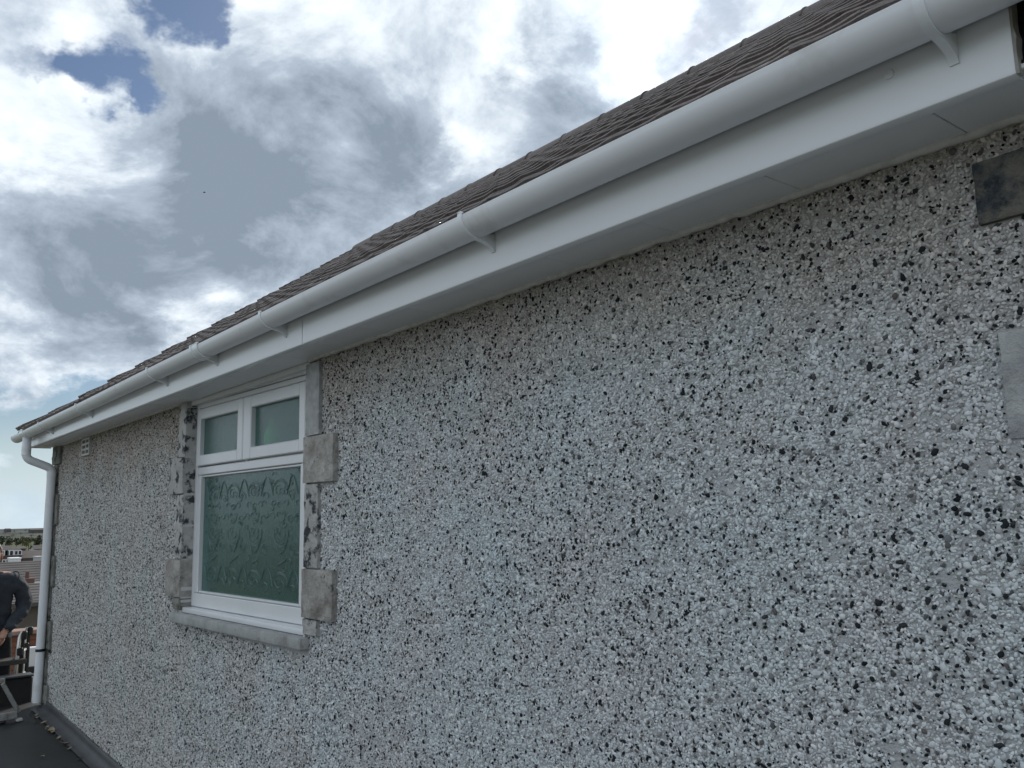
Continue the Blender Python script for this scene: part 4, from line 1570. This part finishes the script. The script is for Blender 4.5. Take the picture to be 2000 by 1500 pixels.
# ---- houses below
def far_house(px0, px1, py_eave, py_ridge, py_base, X, wallm, roofm, label, cat='house', wins=(), depth=8.0, chim=(), barge=False, courses=0, name='far_house'):
    a, b_ = at(px0, py_eave, X), at(px1, py_eave, X)
    rg = at((px0 + px1) / 2, py_ridge, X - depth / 2)
    zb = at((px0 + px1) / 2, py_base, X).z
    y0, y1 = min(a.y, b_.y), max(a.y, b_.y)
    ze = (a.z + b_.z) / 2
    zr = rg.z
    h = empty(name, (X - depth / 2, (y0 + y1) / 2, zb))
    tag(h, label, cat)
    MB().box(X - depth, X, y0, y1, zb - 3.0, ze).obj('wall', wallm, h)
    # gables
    r_ = MB()
    ov = 0.3
    th = 0.14
    k_ = (zr - ze) / (depth / 2)
    q_ = [(X + ov, ze - ov * k_), (X - depth / 2, zr), (X - depth - ov, ze - ov * k_)]
    vs2 = [(x, y, z + dz2) for y in (y0 - ov, y1 + ov) for dz2 in (0, th) for x, z in q_]
    r_.add(vs2, [(0, 1, 4, 3), (1, 2, 5, 4), (6, 9, 10, 7), (7, 10, 11, 8), (0, 6, 7, 1), (1, 7, 8, 2), (3, 4, 10, 9), (4, 5, 11, 10), (0, 3, 9, 6), (2, 8, 11, 5)])
    ro_ = r_.obj('roof', roofm, h)
    MB().add([(x, y, z) for y in (y0 + .02, y1 - .02) for x, z in ((X - .01, ze), (X - depth / 2, zr - .02), (X - depth + .01, ze))], [(0, 1, 2), (5, 4, 3)]).obj('gable', wallm, h)
    for c_ in range(courses):
        t_ = (c_ + 0.5) / courses
        x = X + ov + (-depth / 2 - ov) * t_
        z = ze - ov * k_ + (zr - ze + ov * k_) * t_ + th
        MB().box(x - 0.05, x + 0.05, y0 - ov, y1 + ov, z - 0.02, z + 0.012).obj('tile_course', roofm, ro_)
    for (u, w_, zc, hh) in wins:
        yc = y0 + (y1 - y0) * u
        wo_ = MB().box(X + 0.005, X + 0.06, yc - w_ / 2, yc + w_ / 2, zb + zc - hh / 2, zb + zc + hh / 2).obj('window', 'white_panel', h)
        for s_ in (-1, 1):
            MB().box(X + 0.062, X + 0.075, yc + s_ * w_ * .24 - w_ * .17, yc + s_ * w_ * .24 + w_ * .17, zb + zc - hh * .38, zb + zc + hh * .38).obj('pane', 'far_glass', wo_)
    for (u, s_) in chim:
        yc = y0 + (y1 - y0) * u
        ch_ = MB().box(X - depth / 2 - .4 * s_, X - depth / 2 + .4 * s_, yc - .45 * s_, yc + .45 * s_, zr - .3, zr + 1.1 * s_).obj('chimney', 'brick_dark', ro_)
    if barge:
        MB().box(X + ov + .01, X + ov + .12, y0 - ov, y1 + ov, ze - ov * k_ - .12, ze - ov * k_ + .16).obj('bargeboard', 'white_panel', h)
    return h


# nearest roof below with the pale edge, then the grey slope behind it
far_house(30, 175, 1178, 1144, 1262, -34, 'render_brown', 'far_roof', 'brown rendered house with dark tiled roof just left of the downpipe', courses=7, depth=6)
far_house(-40, 190, 1138, 1099, 1170, -62, 'brick_dark', 'far_roof', 'house with long grey tiled roof and pale eaves behind the person', courses=9, depth=9, barge=True, chim=())
cx = at(55, 1129, -58)
ch = MB().box(cx.x - .4, cx.x + .4, cx.y - .28, cx.y + .28, cx.z - 4.5, cx.z, 0.02)
cho = ch.obj('chimney_stack', 'brick_dark')
tag(cho, 'dark brick chimney stack rising beside the long grey roof', 'chimney')
MB().tube([(cx.x, cx.y - .05, cx.z), (cx.x, cx.y - .05, cx.z + .38)], [.12, .10], 10).obj('chimney_pot', 'brick_dark', cho)
# terrace far below
far_house(-30, 42, 1086, 1073, 1106, -235, 'brick_dark', 'far_roof_red', 'brick terrace with white windows seen over the shoulder', wins=[(.52, 1.5, 4.6 - 1.6, 1.3), (.66, 1.8, 3.0, 1.3), (.90, 1.6, 3.0, 1.1), (.58, 1.6, 0.9, 1.3)], chim=((.45, 1.0),), depth=8)
far_house(43, 150, 1088, 1075, 1106, -236, 'render_brown', 'far_roof_red', 'long brown terrace with reddish roof beyond the grey slope', wins=[(.32, 1.6, 1.6, 1.2), (.45, 1.6, 1.6, 1.2)], depth=8)
a, b_ = at(21, 1092, -222), at(41, 1092, -222)
ex = MB().box(-226, -222, a.y, b_.y, at(30, 1112, -222).z, a.z)
exo = ex.obj('white_extension', 'white_panel')
tag(exo, 'white box extension in front of the brick terrace', 'extension')
MB().box(-226.1, -221.9, a.y - .1, b_.y + .1, a.z + .01, a.z + .25).obj('roof_edge', 'upvc_soffit', exo)
a, b_ = at(72, 1089, -210), at(84, 1089, -210)
ex = MB().box(-214, -210, a.y, b_.y, at(30, 1112, -210).z, a.z).box(-214.1, -209.9, a.y - .1, b_.y + .1, a.z + .01, a.z + .2)
exo = ex.obj('grey_outhouse', 'stone_grey')
tag(exo, 'pale grey outhouse beside the downpipe below the terrace roof', 'outhouse')
far_house(68, 100, 1072, 1065, 1080, -290, 'pale_paint', 'far_roof', 'pale gabled house rising behind the terrace roof', depth=7)
far_house(-20, 20, 1073, 1067, 1080, -300, 'brick_dark', 'far_roof', 'far dark roofed house at the left edge above the terrace', depth=7)
far_house(22, 50, 1072, 1068, 1080, -310, 'brick_dark', 'far_roof', 'low dark roofed house among the far roofs', depth=7)

# ---- trees
def tree(px, py_top, py_base, X, leaf, label, wide=1.0, dense=260, bare=False):
    tp, bs = at(px, py_top, X), at(px, py_base, X)
    H = tp.z - bs.z
    gz = bs.z
    h = empty('tree', (tp.x, tp.y, gz))
    tag(h, label, 'tree', 'trees on the far slope')
    rn = random.Random(int(px * 13 + X))
    m_ = MB()
    m_.tube([(tp.x, tp.y, gz - 2), (tp.x + .2, tp.y, gz + H * .35), (tp.x, tp.y + .2, gz + H * .7)], [H * .035, H * .028, H * .01], 7)
    for k in range(6):
        a = rn.uniform(0, 6.28)
        z0 = gz + H * rn.uniform(.25, .5)
        m_.tube([(tp.x, tp.y, z0), (tp.x + math.cos(a) * H * .15, tp.y + math.sin(a) * H * .15, z0 + H * .18), (tp.x + math.cos(a) * H * .26 * wide, tp.y + math.sin(a) * H * .26 * wide, z0 + H * .3)], [H * .014, H * .010, H * .004], 5)
    m_.obj('trunk', 'bark', h)
    cr_ = MB()
    lobes = [(rn.gauss(0, .2) * wide, rn.gauss(0, .22) * wide, rn.uniform(.32, .82), rn.uniform(.13, .24)) for _ in range(9)] + [(0, 0, .84, .15)]
    for k in range(dense):
        l_ = rn.choice(lobes)
        d_ = Vector((rn.gauss(0, 1), rn.gauss(0, 1), rn.gauss(0, 1))).normalized() * l_[3] * (rn.uniform(.35, 1) ** .5)
        c_ = Vector((tp.x + (l_[0] + d_.x * wide) * H, tp.y + (l_[1] + d_.y * wide) * H, gz + (l_[2] + d_.z * .8) * H))
        s_ = H * rn.uniform(.022, .055)
        e_ = Euler((rn.uniform(0, 6), rn.uniform(0, 6), rn.uniform(0, 6))).to_matrix()
        cr_.add([c_ + e_ @ Vector(q_) * s_ for q_ in ((-1, -.6, 0), (1, -.7, .2), (.8, .8, 0), (-.7, .7, -.2))], [(0, 1, 2, 3)])
    cr_.obj('crown', leaf, h, recalc=False)
    return h


tree(57, 1048, 1068, -420, 'leaf_olive', 'olive green leafy tree on the far slope left of the downpipe', 1.3, 420)
tree(45, 1046, 1068, -430, 'leaf_bare', 'brown bare-twigged tree left of the olive green tree', 1.1, 380)
tree(33, 1049, 1070, -410, 'leaf_dark', 'dark rounded tree third from the downpipe on the far slope', 1.4, 420)
tree(78, 1044, 1070, -400, 'leaf_dark', 'dark evergreen tree right beside the downpipe', 1.0, 460)
tree(70, 1050, 1070, -405, 'leaf_dark', 'dark bushy tree between the olive tree and the evergreen', 1.2, 420)
tree(18, 1050, 1070, -440, 'leaf_bare', 'greyish brown tree on the far slope above the person', 1.5, 380)
tree(4, 1046, 1072, -390, 'leaf_dark', 'dark tree on the far slope at the left edge', 1.1, 420)
tree(52, 1056, 1072, -370, 'leaf_olive', 'low light green tree in front of the olive tree', 1.5, 360)
tree(28, 1036, 1041, -1200, 'leaf_dark', 'tiny dark tree on the skyline field, left one', 1.1, 120)
tree(51, 1032, 1038, -1250, 'leaf_dark', 'tiny dark tree standing on the skyline, right one', 1.1, 120)
for k, (px, pt, pb_, X, lf) in enumerate([(10, 1038, 1043, -900, 'leaf_dark'), (66, 1038, 1043, -950, 'leaf_dark'), (76, 1037, 1043, -930, 'leaf_bare'), (40, 1039, 1045, -860, 'leaf_bare'), (62, 1042, 1050, -700, 'leaf_bare'), (25, 1042, 1050, -700, 'leaf_dark'), (86, 1038, 1045, -800, 'leaf_dark')]):
    tree(px, pt, pb_, X, lf, 'small hedgerow tree on the far hillside below the skyline', 1.8, 120)
# skyline wood and pale far sheds
for (p0, p1, py0, py1, nm_, lb) in ((12, 22, 1033.5, 1036, 'far_shed', 'pale far shed on the skyline at left'), (60, 88, 1034.5, 1037, 'far_shed', 'long pale far shed below the skyline near the downpipe')):
    a, b_, c_ = at(p0, py0, -1500), at(p1, py0, -1500), at(p1, py1, -1500)
    m_ = MB()
    y0, y1 = a.y, b_.y
    zt, zb = (a.z + b_.z) / 2, c_.z
    m_.add([(x, y, z) for y in (y0, y1) for x, z in ((-1500, zb - 3), (-1500, zt), (-1510, zt + 1.2), (-1520, zt), (-1520, zb - 3))],
           [(0, 1, 2, 3, 4), (9, 8, 7, 6, 5), (0, 5, 6, 1), (1, 6, 7, 2), (2, 7, 8, 3), (3, 8, 9, 4), (4, 9, 5, 0)])
    o = m_.obj(nm_, 'far_roof_red')
    tag(o, lb, 'shed')

# bird far up
bp_ = CAM + ray(399, 376).normalized() * 60
bd = MB()
bd.tube([(-.16, 0, 0), (-.05, 0, .0), (.08, 0, .02), (.16, 0, .03)], [.012, .05, .045, .008], 8)
for s_ in (-1, 1):
    bd.add([(-.03, s_ * .03, .02), (.06, s_ * .03, .03), (.03, s_ * .22, .09), (-.07, s_ * .42, .03), (-.05, s_ * .2, .075)], [(0, 1, 2, 4), (4, 2, 3)])
bo_ = bd.obj('bird', 'feather')
bo_.location = bp_
bo_.rotation_euler = (0.2, 0, R(70))
bo_.scale = (0.55, 0.55, 0.55)
tag(bo_, 'tiny dark bird flying against the grey cloud', 'bird')
